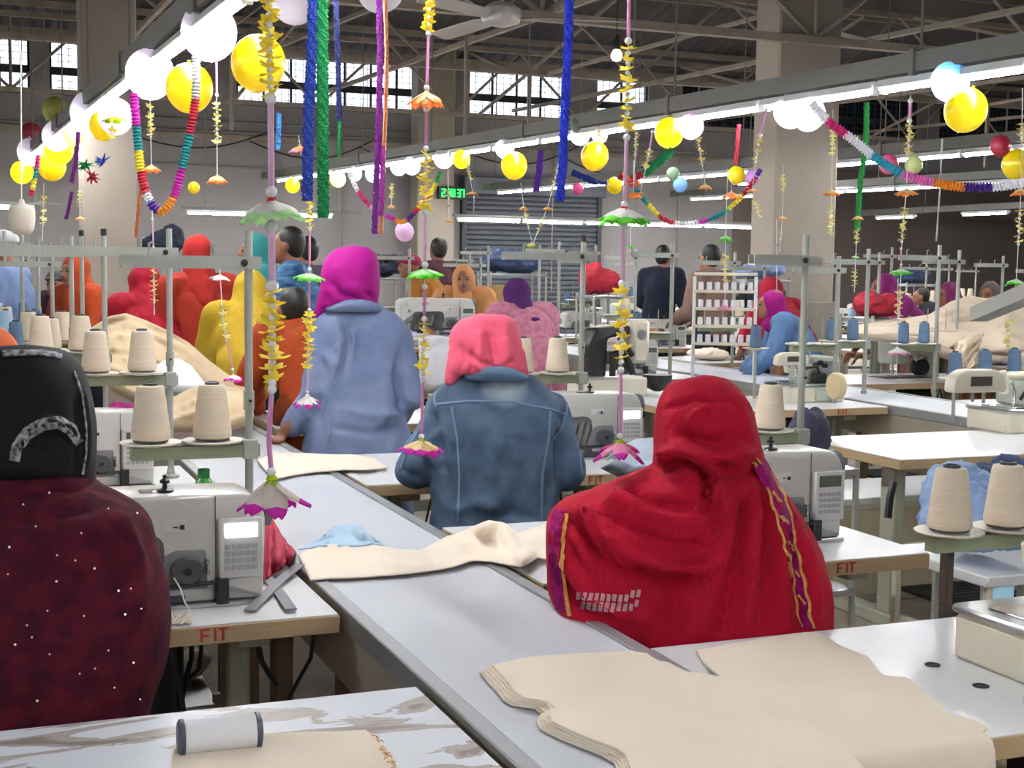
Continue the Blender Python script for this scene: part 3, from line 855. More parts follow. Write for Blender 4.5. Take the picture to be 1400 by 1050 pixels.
# ------------------------------------------------------------------ the four near workers
def big_person(label, px, D, pose, pts):
    """pts: joint -> (photo x, photo y, camera depth)"""
    c = atd(px, 600, D); L = Vector((c.x, c.y, 0))
    t = thing('person', label, 'person', L, 0)
    J = {k: tuple(v) for k, v in joints(pose).items()}
    for k, (x, y, d) in pts.items(): J[k] = tuple(atd(x, y, d)-L)
    if pose == 'sit': J['pel'] = (0, .03, .53); J['hip'] = (.09, .02, .52)
    else: J['pel'] = (0, .05, .92)
    J['hd'] = tuple(Vector(J['hd'])+Vector((0, .02, -.01))); h = Vector(J['hd']); J['nk'] = tuple(h+Vector((0, -.03, -.12))); J['che'] = (h.x*.5, .05, h.z-.38)
    obj('body', body_mesh(pose, .010, J), SKIN, t, None); face(None, J, t)
    return t
def wchild(name, me, m, t, label=None, smooth=None):
    """a garment or trim given in world space becomes a child of the (unrotated) person"""
    if isinstance(me, MB): me = me.mesh(name)
    s = t.scale[0]; L = Vector(t.location)
    me.transform(Matrix.Scale(1/s, 4) @ Matrix.Translation(-L))
    return obj(name, me, m, t, smooth, label)

# --- red-shawled woman
RSH = mat('red_crepe', 'a80b29', 0.85, var=.12, vscale=7, bump=.35, bscale=220, spec=.2, stretch=(1, 1, .35))
MAG = mat('magenta_trim', '8e1260', .8, var=.4, vscale=60, bump=.2, bscale=200, spec=.1)
GOLD = mat('gold_trim', 'cf9646', .6, .0, var=.3, vscale=90)
GREYPR = mat('pale_print', 'b98f96', .8)
P2 = big_person('seated woman wrapped in a bright red shawl with magenta and gold border', 950, 3.10, 'sit', dict(hd=(966, 585, 3.08), shL=(862, 700, 3.1), shR=(1050, 705, 3.1), elL=(812, 775, 3.12), elR=(1080, 800, 3.12), wrL=(850, 770, 3.42), wrR=(1010, 770, 3.42)))
# lean her head towards the shawl's head
rows = [(514, 957, 963, .006, 0), (516, 942, 982, .03, 0), (520, 929, 995, .05, 0), (528, 915, 1006, .068, 0), (542, 904, 1018, .088, 0), (562, 898, 1028, .10, 0), (590, 896, 1035, .11, 0),
        (618, 896, 1041, .115, 0), (636, 893, 1046, .118, 0), (648, 872, 1052, .125, 0), (662, 838, 1063, .135, 0), (676, 806, 1076, .145, .01), (690, 772, 1087, .155, .02), (706, 754, 1097, .165, .02),
        (730, 748, 1112, .17, .02), (760, 747, 1127, .175, .02), (800, 749, 1138, .18, .02), (850, 764, 1136, .185, 0), (900, 790, 1132, .19, 0), (960, 800, 1128, .19, 0), (1100, 815, 1120, .19, 0)]
D2 = 3.08
sh = loft(rows, D2, 120, 128, 2.25, 'shawl')
st = [([(893, 636), (915, 636), (940, 630), (958, 640), (968, 655), (968, 690)], 6, -.020), ([(900, 625), (925, 617), (945, 622), (975, 650), (985, 690)], 9, .016),
      ([(925, 585), (940, 600), (975, 605), (1010, 590)], 10, -.009), ([(940, 575), (960, 560), (985, 555), (1005, 560)], 5, .007), ([(905, 560), (950, 545), (1000, 555)], 5, -.004),
      ([(920, 600), (950, 620), (995, 628), (1030, 615)], 9, .010), ([(985, 640), (1020, 650), (1045, 640)], 8, -.008),
      ([(768, 695), (800, 740), (850, 785), (905, 800), (960, 795)], 9, -.012), ([(785, 685), (820, 725), (870, 765), (930, 780), (985, 770)], 8, .012),
      ([(805, 680), (850, 715), (900, 740), (960, 748)], 7, -.009), ([(830, 670), (880, 700), (930, 715), (975, 705)], 9, .010), ([(760, 715), (775, 770), (810, 820), (870, 850)], 10, .010),
      ([(757, 745), (775, 800), (815, 850)], 8, -.008), ([(850, 665), (900, 690), (945, 690)], 5, -.006),
      ([(1000, 690), (985, 760), (960, 830), (945, 880)], 10, .014), ([(1018, 680), (1008, 760), (990, 840), (980, 880)], 7, -.014), ([(1030, 660), (1032, 740), (1022, 820), (1015, 880)], 8, .012),
      ([(1042, 670), (1050, 760), (1045, 870)], 6, -.012), ([(1050, 660), (1068, 740), (1070, 860)], 7, .010), ([(960, 720), (930, 800), (905, 870)], 12, -.010), ([(900, 800), (880, 860)], 12, .008),
      ([(1095, 730), (1110, 800), (1108, 860)], 10, .010), ([(1080, 720), (1093, 790), (1095, 860)], 6, -.008), ([(970, 690), (985, 730), (950, 770)], 8, -.008)]
for i in range(7):
    y0_ = 690+i*3; st.append(([(770+i*11, y0_), (775+i*13, y0_+45), (790+i*16, y0_+80)], 3.5, .005 if i % 2 else -.006))
sculpt(sh, [(a, b_*.85, c*1.45) for a, b_, c in st]); wrinkle(sh, .010, (14, 14, 5), 2.2); wrinkle(sh, .0025, (40, 40, 14), 4.2)
bv = bvh(sh)
wchild('shawl', sh, RSH, P2)
# trims
wchild('border', band(bv, [(766, 698), (761, 715), (758, 735), (759, 770), (764, 810), (770, 838)], 14, .002), MAG, P2, 'magenta border of the shawl')
gl = band(bv, [(775, 702), (769, 735), (769, 770), (774, 810), (780, 842)], 4, .0045); wchild('gold_cord', gl, GOLD, P2)
R_ = [(1037, 632), (1051, 655), (1066, 690), (1077, 730), (1087, 770), (1097, 815), (1103, 858)]
wchild('border', band(bv, R_, 18, .002), MAG, P2)
def wavy(pl, dx, amp=2.0, n=40):
    out = []
    for k in range(n+1):
        t = k/n*(len(pl)-1); i = min(int(t), len(pl)-2); f = t-i
        out.append((pl[i][0]*(1-f)+pl[i+1][0]*f+dx+amp*math.sin(k*1.3), pl[i][1]*(1-f)+pl[i+1][1]*f))
    return out
for dx in (-8, 8): wchild('gold_cord', band(bv, wavy(R_, dx, 1.2), 3.2, .0045), GOLD, P2)
for k in range(7):
    i = k*.85; a = min(int(i), 5); f = i-a; cx = R_[a][0]*(1-f)+R_[a+1][0]*f; cy = R_[a][1]*(1-f)+R_[a+1][1]*f
    wchild('gold_motif', band(bv, [(cx-5, cy-6), (cx, cy), (cx+5, cy+7)], 2.4, .0045), GOLD, P2)
for r_ in range(2):
    for k in range(11 if r_ == 0 else 10):
        x = 790+k*8.2+r_*6; y = 818+r_*13-abs(k-5)*.6+(k > 6)*1.5-(5 if k > 8 else 0)
        q = band(bv, [(x+2, y-5), (x, y+5)], 5.4, .0015, 3)
        if q.v: wchild('print_block', q, GREYPR, P2)
stool(P2.location.x, P2.location.y-.0, 'wooden stool under the woman in the red shawl')

# --- denim jacket woman with coral pink hijab
DEN = mat('dark_denim', '4d637c', .85, var=.3, vscale=9, col2='304359', bump=.2, bscale=400, detail=8)
DENL = mat('denim_seam', '627b96', .8)
PINK = mat('coral_pink_jersey', 'd4566f', .8, var=.05, vscale=4, bump=.08, bscale=300, spec=.2)
P3 = big_person('seated woman in a dark blue denim jacket with a coral pink headscarf', 672, 4.62, 'sit', dict(hd=(665, 478, 4.6), shL=(618, 562, 4.62), shR=(742, 564, 4.62), elL=(567, 642, 4.62), elR=(776, 645, 4.62), wrL=(612, 640, 4.96), wrR=(722, 640, 4.96)))
D3 = 4.60
rows = [(503, 645, 708, .05, .02), (508, 634, 716, .06, .01), (516, 614, 730, .085, 0), (526, 601, 745, .10, 0), (538, 592, 757, .115, 0), (555, 584, 768, .125, 0), (580, 580, 775, .13, 0), (620, 580, 776, .13, 0),
        (660, 588, 768, .13, 0), (700, 590, 763, .135, 0), (720, 588, 762, .14, 0), (760, 588, 764, .15, 0), (860, 590, 770, .16, 0)]
jk = loft(rows, D3, 60, 64, 2.5, 'jacket')
b = MB(); b.v = [tuple(v.co) for v in jk.vertices]; b.f = [tuple(p.vertices) for p in jk.polygons]
def P_(x, y, dd): return atd(x, y, D3+dd)
b.cap(P_(607, 560, .02), P_(567, 642, .02), .062, .068, 16); b.cap(P_(567, 642, .02), P_(600, 640, .26), .066, .045, 14)
b.cap(P_(752, 562, .02), P_(776, 645, .02), .066, .066, 16); b.cap(P_(776, 645, .02), P_(735, 640, .26), .064, .045, 14)
jk = voxel(b, .009, 5, 'jacket')
st = [([(590, 560), (600, 600), (605, 650)], 7, -.012), ([(772, 560), (766, 610), (764, 660)], 7, -.014), ([(605, 585), (590, 600), (580, 630)], 6, .008), ([(560, 615), (580, 625), (592, 650)], 5, -.008),
      ([(620, 700), (650, 690), (680, 700)], 8, .006), ([(650, 720), (700, 700), (740, 712)], 8, -.007), ([(745, 640), (752, 660), (745, 700)], 6, -.008), ([(548, 640), (560, 650), (575, 652)], 5, -.006),
      ([(690, 600), (700, 640), (690, 690)], 16, .006), ([(630, 600), (640, 650), (635, 690)], 14, -.005), ([(780, 600), (790, 615), (795, 640)], 5, .007), ([(760, 575), (775, 590), (770, 615)], 5, .008)]
sculpt(jk, st); wrinkle(jk, .013, (9, 9, 9), 5)
bv = bvh(jk)
jo = wchild('jacket', jk, DEN, P3)
def worn(M, p, r, c, k):
    nt = M.node_tree; b_ = nt.nodes['Principled BSDF']; src = b_.inputs['Base Color'].links[0].from_socket
    tc = nt.nodes.new('ShaderNodeTexCoord'); d = nt.nodes.new('ShaderNodeVectorMath'); d.operation = 'DISTANCE'; d.inputs[1].default_value = p
    n_ = nt.nodes.new('ShaderNodeTexNoise'); n_.inputs['Scale'].default_value = 30
    mr = nt.nodes.new('ShaderNodeMapRange'); mr.inputs[1].default_value = r; mr.inputs[2].default_value = r*.3; mr.inputs[4].default_value = k
    mx = nt.nodes.new('ShaderNodeMix'); mx.data_type = 'RGBA'; mx.inputs[7].default_value = (*lin(c), 1)
    nt.links.new(tc.outputs['Object'], d.inputs[0]); nt.links.new(d.outputs['Value'], mr.inputs[0]); nt.links.new(mr.outputs[0], mx.inputs[0]); nt.links.new(src, mx.inputs[6]); nt.links.new(mx.outputs[2], b_.inputs['Base Color'])
pw, _n = hit(bv, 690, 528); worn(DEN, tuple(pw-Vector(P3.location)), .085, 'a9b6bd', .7)
for pl, wd in (([(595, 553), (640, 548), (700, 549), (755, 560), (772, 566)], 2.2), ([(618, 556), (625, 600), (628, 650), (626, 712)], 2.6), ([(752, 562), (750, 600), (741, 650), (740, 712)], 2.6), ([(597, 535), (594, 545), (596, 556)], 2.2),
               ([(783, 575), (792, 610), (796, 650)], 2.0), ([(572, 590), (556, 615), (548, 640)], 1.8), ([(773, 540), (775, 560), (768, 585), (756, 600)], 2.0)):
    q = band(bv, pl, wd, .0015)
    if q.v: wchild('seam', q, DENL, P3, 'pale stitched seam')
col = loft([(497, 652, 703, .12, -.015), (499, 646, 708, .135, -.015), (506, 638, 716, .14, -.012), (514, 632, 724, .135, 0), (518, 634, 722, .11, 0)], D3, 14, 40, 2.3, 'collar')
wchild('collar', col, mat('denim_collar', '5b7793', .8, var=.15, vscale=20, bump=.3, bscale=300), P3)
rows = [(428.5, 664, 672, .01, 0), (430, 654, 684, .035, 0), (434, 640, 698, .06, 0), (441, 626, 705, .085, 0), (452, 617, 710, .10, 0), (466, 614, 714, .11, 0), (480, 615, 716, .115, 0), (494, 613, 717, .12, 0), (502, 611, 718, .12, 0), (507, 610, 719, .11, 0), (510, 612, 717, .09, .0)]
hj = loft(rows, D3-.02, 60, 64, 2.2, 'headscarf')
b = MB(); b.v = [tuple(v.co) for v in hj.vertices]; b.f = [tuple(p.vertices) for p in hj.polygons]
b.cap(P_(630, 488, -.04), P_(616, 519, -.06), .05, .022, 12); b.cap(P_(703, 488, -.03), P_(716, 511, -.03), .045, .018, 12)
hj = voxel(b, .007, 4, 'headscarf')
sculpt(hj, [([(668, 455), (674, 475), (680, 500)], 4, -.012), ([(655, 450), (658, 480), (650, 505)], 6, .008), ([(640, 480), (655, 495), (672, 500)], 4, -.010), ([(690, 460), (694, 485), (690, 505)], 6, .008), ([(700, 490), (690, 500), (672, 506)], 4, -.009),
            ([(630, 470), (632, 495), (624, 515)], 4, -.006), ([(642, 440), (660, 436), (685, 440)], 8, .005), ([(645, 500), (640, 512)], 4, -.006)])
wrinkle(hj, .008, (12, 12, 5), 8)
wchild('headscarf', hj, PINK, P3)
stool(P3.location.x, P3.location.y, 'wooden stool under the woman in the dark denim jacket', .43)

# --- light denim woman with magenta hijab, standing
DENP = mat('pale_denim', '7c89a8', .85, var=.12, vscale=7, bump=.15, bscale=300, col2='667598', spec=.2, detail=7)
DENQ = mat('pale_denim_seam', '6278a2', .8)
MGH = mat('magenta_jersey', '9c0f7a', .75, var=.06, vscale=4, bump=.08, bscale=300, spec=.2)
D4 = 5.85
J4 = joints('stand')
P4 = big_person('standing woman in a light blue denim jacket with a magenta headscarf', 490, 5.87, 'stand', dict(hd=(480, 382, 5.85), shL=(455, 458, 5.87), shR=(540, 466, 5.87), elL=(431, 540, 5.83), elR=(561, 545, 5.87), wrL=(390, 589, 5.80), wrR=(520, 575, 6.15)))
rows = [(411, 468, 512, .06, .03), (416, 453, 519, .07, .02), (424, 440, 532, .085, .01), (434, 432, 546, .095, 0), (448, 429, 556, .105, 0), (470, 431, 560, .11, 0), (500, 434, 556, .11, 0), (540, 432, 553, .11, 0), (570, 424, 557, .12, 0),
        (600, 416, 562, .13, 0), (625, 412, 565, .14, 0), (680, 410, 566, .15, 0), (720, 412, 564, .15, 0)]
jk = loft(rows, D4, 60, 64, 2.4, 'jacket')
b = MB(); b.v = [tuple(v.co) for v in jk.vertices]; b.f = [tuple(p.vertices) for p in jk.polygons]
def P_(x, y, dd): return atd(x, y, D4+dd)
b.cap(P_(449, 452, .0), P_(431, 540, -.03), .068, .066, 16); b.cap(P_(431, 540, -.03), P_(399, 583, -.02), .064, .050, 14)
b.cap(P_(546, 465, .03), P_(561, 545, .0), .064, .060, 16); b.cap(P_(561, 545, .0), P_(540, 575, .22), .056, .045, 14)
jk = voxel(b, .010, 5, 'jacket')
sculpt(jk, [([(470, 440), (476, 465), (472, 490), (462, 520)], 5, -.016), ([(480, 445), (484, 470), (480, 495)], 5, .010), ([(460, 470), (470, 485)], 5, .009), ([(548, 470), (545, 510), (548, 560)], 5, -.014),
            ([(440, 480), (455, 500), (458, 530)], 7, .008), ([(425, 560), (440, 580), (445, 610)], 7, -.008), ([(500, 470), (505, 520), (500, 560)], 12, -.005), ([(470, 560), (520, 570), (555, 565)], 6, .006),
            ([(450, 585), (500, 592), (555, 585)], 6, -.006), ([(555, 520), (568, 530)], 4, -.007), ([(555, 545), (568, 552)], 4, .007), ([(410, 555), (425, 570)], 5, .006), ([(530, 500), (520, 540), (530, 580)], 8, .005)])
wrinkle(jk, .014, (8, 8, 8), 11)
bv = bvh(jk)
wchild('jacket', jk, DENP, P4)
for pl, wd in (([(483, 458), (510, 458), (550, 459)], 1.2), ([(455, 570), (452, 595), (448, 612)], 1.2), ([(394, 560), (408, 573), (412, 590)], 1.2), ([(468, 470), (462, 500), (450, 540), (440, 570)], 1.0)):
    q = band(bv, pl, wd, .001)
    if q.v: wchild('seam', q, DENQ, P4)
col = loft([(408, 472, 508, .11, -.01), (410, 464, 513, .125, -.01), (416, 452, 520, .13, -.01), (423, 444, 525, .125, 0), (426, 446, 523, .10, 0)], D4, 14, 40, 2.3, 'collar')
wchild('collar', col, DENP, P4)
rows = [(335.5, 482, 490, .01, 0), (337, 470, 500, .035, 0), (341, 458, 508, .065, 0), (349, 448, 514, .09, 0), (362, 442, 518, .11, 0), (378, 439, 519, .12, 0), (394, 438, 519, .12, 0), (406, 437, 518, .11, 0), (416, 436, 517, .09, 0), (420, 436, 516, .07, 0)]
hj = loft(rows, D4-.02, 60, 64, 2.2, 'headscarf')
b = MB(); b.v = [tuple(v.co) for v in hj.vertices]; b.f = [tuple(p.vertices) for p in hj.polygons]
b.cap(P_(452, 396, -.04), P_(434, 430, -.03), .05, .018, 12)
hj = voxel(b, .008, 4, 'headscarf')
sculpt(hj, [([(450, 385), (465, 402), (490, 408)], 5, -.010), ([(445, 400), (445, 415)], 5, -.007), ([(460, 360), (470, 390), (495, 400)], 8, .006), ([(500, 400), (512, 410)], 4, -.006)])
wrinkle(hj, .005, (10, 10, 6), 3); wchild('headscarf', hj, MGH, P4)
# --- maroon-shawled woman at the left edge
MAROON = mat('maroon_checked_wool', '541224', .95, var=.3, vscale=26, col2='360c1d', bump=.25, bscale=90, spec=.2, detail=9)
BLKS = mat('black_scarf', '0a0b10', .75, spec=.25)
LACE = mat('grey_lace', 'a5a5aa', .8, var=.6, vscale=90, col2='1b1c21')
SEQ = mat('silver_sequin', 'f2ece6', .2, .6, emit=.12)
D1 = 2.52
P1 = big_person('seated woman at the left edge in a sequinned dark maroon shawl and black scarf', 50, 2.54, 'sit', dict(hd=(42, 580, 2.5), shL=(-70, 730, 2.55), shR=(150, 730, 2.55), elL=(-95, 860, 2.55), elR=(185, 860, 2.55), wrL=(-20, 830, 2.9), wrR=(110, 830, 2.9)))
rows = [(655, -48, 118, .10, 0), (662, -62, 127, .12, 0), (672, -82, 141, .13, 0), (684, -102, 168, .14, 0), (696, -118, 190, .15, 0), (712, -128, 202, .155, 0), (740, -132, 209, .16, 0), (775, -136, 217, .165, 0), (810, -137, 227, .17, 0), (850, -137, 230, .17, 0),
        (890, -135, 226, .175, 0), (930, -130, 215, .175, 0), (970, -124, 203, .175, 0), (1050, -118, 190, .17, 0), (1250, -110, 180, .17, 0)]
sh = loft(rows, D1, 90, 96, 2.3, 'shawl')
sculpt(sh, [([(60, 700), (100, 690), (125, 678)], 6, .014), ([(20, 715), (80, 705), (130, 690)], 8, -.008), ([(120, 665), (110, 690), (60, 700)], 5, -.006), ([(160, 700), (185, 760), (190, 850)], 12, .008), ([(60, 780), (120, 800), (180, 790)], 16, -.006), ([(20, 860), (90, 880), (170, 860)], 16, .006)])
wrinkle(sh, .010, (6, 6, 4), 6); wrinkle(sh, .004, (18, 18, 10), 1)
bv = bvh(sh)
wchild('shawl', sh, MAROON, P1)
rl = loft([(643, -30, 112, .08, 0), (648, -46, 120, .10, 0), (655, -54, 123, .112, 0), (666, -56, 122, .112, 0), (676, -46, 112, .10, 0), (681, -30, 95, .08, 0)], D1-.01, 20, 60, 2.2, 'shawl_roll')
wrinkle(rl, .008, (12, 12, 12), 3); wchild('shawl_roll', rl, MAROON, P1)
for i, (x, y) in enumerate([(67, 674), (49, 720), (111, 729), (13, 748), (78, 759), (103, 766), (129, 777), (11, 785), (148, 696), (187, 702), (65, 835), (115, 842), (162, 808), (179, 805), (193, 832), (171, 840), (37, 855), (44, 871), (21, 881), (68, 894), (148, 889), (182, 906), (130, 914), (109, 921), (51, 958), (191, 956), (156, 940), (77, 795), (32, 690)]):
    loc, no = hit(bv, x, y)
    if loc is None: continue
    wchild('sequin', MB().ball(loc+no*.001, .0017 if i % 3 else .0023, 6, 4), SEQ, P1)
rows = [(472.5, 30, 42, .01, 0), (474, 6, 62, .03, 0), (478, -16, 82, .06, 0), (486, -32, 97, .08, 0), (500, -43, 107, .10, 0), (525, -50, 116, .115, 0), (560, -54, 123, .12, 0), (600, -55, 127, .12, 0), (630, -54, 127, .115, 0), (652, -50, 125, .10, .01), (668, -44, 122, .08, .02)]
hj = loft(rows, D1+.0, 70, 72, 2.25, 'headscarf')
sculpt(hj, [([(28, 620), (40, 590), (65, 575), (90, 585), (105, 600)], 6, .010), ([(40, 620), (60, 600), (85, 605)], 10, -.008), ([(112, 530), (120, 580), (118, 640)], 4, .007), ([(105, 540), (110, 600), (104, 650)], 5, -.006)])
wrinkle(hj, .004, (9, 9, 4), 9)
bv2 = bvh(hj)
wchild('headscarf', hj, BLKS, P1)
q = band(bv2, [(20, 630), (24, 610), (38, 592), (58, 580), (80, 577), (98, 588), (108, 606)], 14, .0015); wchild('lace_trim', q, LACE, P1, 'grey lace trim curving over the scarf')
q = band(bv2, [(4, 484), (30, 483), (60, 483), (84, 488)], 7, .0015)
if q.v: wchild('lace_trim', q, LACE, P1)
q = band(bv2, [(100, 508), (112, 540), (117, 580), (118, 620), (112, 648)], 2.4, .0015)
if q.v: wchild('lace_trim', q, LACE, P1)
stool(P1.location.x, P1.location.y-.02, 'wooden stool under the maroon-shawled woman', .43)
# ================================================================== TABLES, MACHINES, STANDS
TAB = make_table('sewing table of the maroon-shawled woman, red letters FIT on its wooden edge')
TAB.location = (-.385, 2.88, 0)
RECTS = [(.7, .9, 1.35, 6.95), (4.8, 3.2, 5.5, 14.6), (9.0, 7.2, 9.6, 16.1)]
def table(x, y, label, group=None, sc=None):
    RECTS.append((x-.06, y-.04, x+1.15*(sc[0] if sc else 1)+.06, y+.75*(sc[1] if sc else 1)+.04))
    return dup(TAB, (x, y, 0), None, label, group, scale=sc)
MAC = make_machine('cream sewing machine with bright white screen beside the maroon-shawled woman', LCDW)
MAC.location = (.385, 3.12, .780); MAC.scale = (1, 1, .84)
def machine(x, y, label, scr=None, group=None, rz=0, sc=None, body=None, logo=None):
    sc = sc or 1.0; o = dup(MAC, (x, y, .780), rz, label, group, scale=(sc, sc, sc*.86))
    for ch in o.children:
        n = ch.name.split('.')[0]
        if n == 'control_panel' and scr is not None:
            for c in ch.children:
                if c.name.startswith('screen'): recolor(c, scr)
        if n == 'body' and body is not None: recolor(ch, body)
        if n == 'logo' and logo is not None: recolor(ch, logo)
    return o
table(1.30, 3.00, 'sewing table of the red-shawled woman with red letters FIT on its edge')
machine(2.07, 3.30, 'cream sewing machine with dark screen right behind the red-shawled woman', LCDD)
table(1.30, 4.55, 'sewing table before the woman in the dark denim jacket')
machine(2.30, 4.98, 'cream sewing machine with pale blue screen right of the dark denim jacket', LCD)
table(-.385, 4.45, 'sewing table second from the front on the left of the long bench')
machine(.36, 4.80, 'cream sewing machine partly hidden behind the front one on the left', LCDD)
# near tables without machine
PEEL = mat('marbled_film', 'dfe3ec', .35, vscale=2.3, bump=.02, bscale=30)
def marble():
    nt = PEEL.node_tree; b = nt.nodes['Principled BSDF']
    tc = nt.nodes.new('ShaderNodeTexCoord'); mp = nt.nodes.new('ShaderNodeMapping'); nt.links.new(tc.outputs['Object'], mp.inputs[0]); mp.inputs['Scale'].default_value = (.9, 3.2, 1); mp.inputs['Location'].default_value = (.35, .1, 0)
    n = nt.nodes.new('ShaderNodeTexNoise'); n.inputs['Scale'].default_value = 3.4; n.inputs['Detail'].default_value = 7; n.inputs['Distortion'].default_value = 1.2; nt.links.new(mp.outputs[0], n.inputs[0])
    r = nt.nodes.new('ShaderNodeValToRGB'); nt.links.new(n.outputs['Fac'], r.inputs[0]); e = r.color_ramp.elements
    e[0].position = .36; e[0].color = (*lin('8b8078'), 1); e[1].position = .465; e[1].color = (*lin('dfe3ec'), 1)
    x = e.new(.41); x.color = (*lin('b5aea9'), 1); x = e.new(.455); x.color = (*lin('a39c97'), 1)
    nt.links.new(r.outputs[0], b.inputs['Base Color'])
marble()
t = table(-.385, 1.585, 'white marbled table top at the bottom left with a lying spool'); 
for ch in list(t.children):
    if ch.name.startswith('laminate'): recolor(ch, PEEL)
    if ch.name.startswith('print'): bpy.data.objects.remove(ch)
t = table(1.283, 1.755, 'white table at the bottom right under the beige cloth stacks', sc=(1.05, .885, 1))
t.location.z = 0
for ch in list(t.children):
    if ch.name.startswith('print'): bpy.data.objects.remove(ch)
for k, (x, y) in enumerate(((1275, 909), (1341, 938))):
    c = onz(x, y, .7805); tag(obj('grommet_hole', MB().lathe([(.015, 0), (.0155, .0015), (.012, .0018), (.011, .0004)], n=20).add([], []), DARK, None, off=tuple(c) if False else None), ['round dark grommet in the white table nearer the red shawl', 'round dark grommet in the white table nearest the lower right edge'][k], 'grommet'); 
    bpy.context.scene.collection.objects[-1].location = c
# ---- overlock machines
def make_overlock(label, group=None, body=None):
    body = body or CREAM
    t = thing('overlock_machine', label, 'sewing machine', (0, 0, 0), 0, group)
    obj('base', MB().bevel((0, 0, 0), (.36, .26, .088), .012), body, t)
    obj('bed_plate', MB().bevel((-.004, -.004, .088), (.30, .264, .104), .012), STEEL, t)
    obj('cloth_plate', MB().bevel((.03, .02, .1045), (.15, .20, .108), .003), CHROME, t)
    hd = obj('head', slab(rounded([(.15, .104), (.15, .19), (.20, .245), (.36, .245), (.37, .104)], .02), .06, .25, .01), MACHG, t)
    obj('head_plate', MB().bevel((.17, .052, .13), (.35, .061, .225), .006), STEEL, t)
    for i, (x, z) in enumerate(((.19, .20), (.22, .215), (.25, .20))):
        obj('tension_dial', MB().lathe([(.002, 0), (.014, 0), (.014, .006), (.009, .01), (.013, .02), (.002, .024)], M=Matrix.Translation((x, .05, z)) @ Matrix.Rotation(PI/2, 4, 'X'), n=12), BLACK, t)
    obj('looper_block', MB().bevel((.16, .0, .106), (.24, .05, .16), .006), BLACK, t)
    obj('looper_arm', MB().tube([(.20, .02, .16), (.17, .0, .20), (.12, .02, .19), (.11, .05, .14)], .008, 8), BLACK, t)
    a = MB().bevel((.03, .03, .16), (.07, .06, .26), .006, M=Matrix.Translation((0, 0, 0)) @ Matrix.Rotation(-.2, 4, 'Y'))
    obj('needle_clamp', a, body, t)
    obj('upper_arm', MB().cap((.08, .08, .235), (.22, .10, .235), .018, .022, 10), body, t)
    obj('presser_arm', MB().tube([(.08, .08, .235), (.075, .05, .17), (.07, .045, .115)], .007, 8), CHROME, t)
    obj('thread_tubes', MB().tube([(.18, .08, .245), (.17, .08, .30), (.19, .08, .31)], .003, 6), CHROME, t)
    obj('front_cover', MB().bevel((.16, -.012, .01), (.34, .0, .085), .006), MACHG, t)
    obj('yellow_label', MB().box((.27, -.0135, .03), (.31, -.0121, .07)), mat('yellow_label', 'd9cf62', .5), t, False)
    return t
OVL = make_overlock('cream overlock machine with a chrome bed cut by the lower right edge')
c = onz(1318, 905, .780); OVL.location = (c.x, c.y-.26, .780); OVL.scale = (1.15, 1.0, 1.05)
c = onz(1318, 905, .780); OVL.location = (c.x+.0, c.y-.22, .780)
def freeD(px, py, D, rad, off=Vector((0, 0, 0))):
    for k in range(0, 30):
        for s_ in (1, -1):
            d = D+s_*k*.08; c = atd(px, py, d)-off
            if not any(a-rad < c.x < e+rad and b-rad < c.y < f+rad for a, b, e, f in RECTS): return d
    return D
def overlock(x, y, label, sc=1.0, rz=0, z=.780, group=None): return dup(OVL, (x, y, z), rz, label, group, scale=sc)
# right block: tables beside the second long bench
table(3.53, 4.53, 'bare white table in front of the overlock machine at the right edge', sc=(1.13, 1, 1))
c = onz(1310, 585, .78); overlock(c.x+.05, c.y-.28, 'cream overlock machine with chrome bed at the right edge above the bare white table', 1.12)
table(3.55, 6.33, 'table behind the red headscarf carrying a grey overlock machine', sc=(1.12, 1, 1))
c = onz(1092, 552, .78); overlock(c.x-.05, c.y+.02, 'grey overlock machine behind the vertical pole right of the red head', 1.05)
table(3.6, 8.28, 'table with a FIT machine behind the two beige cones in the middle', sc=(1.05, 1, 1))
machine(4.33, 8.68, 'cream FIT sewing machine behind the beige cones in the middle', LCDD, sc=1.02)
table(5.45, 7.62, 'table with the green-grey machine lettered in blue', sc=(1.18, 1, 1))
table(5.45, 5.95, 'table partly hidden behind the overlock at the right edge', sc=(1.1, .8, 1))
table(1.35, 6.25, 'table behind the woman in the dark denim jacket', sc=(1.0, 1, 1))
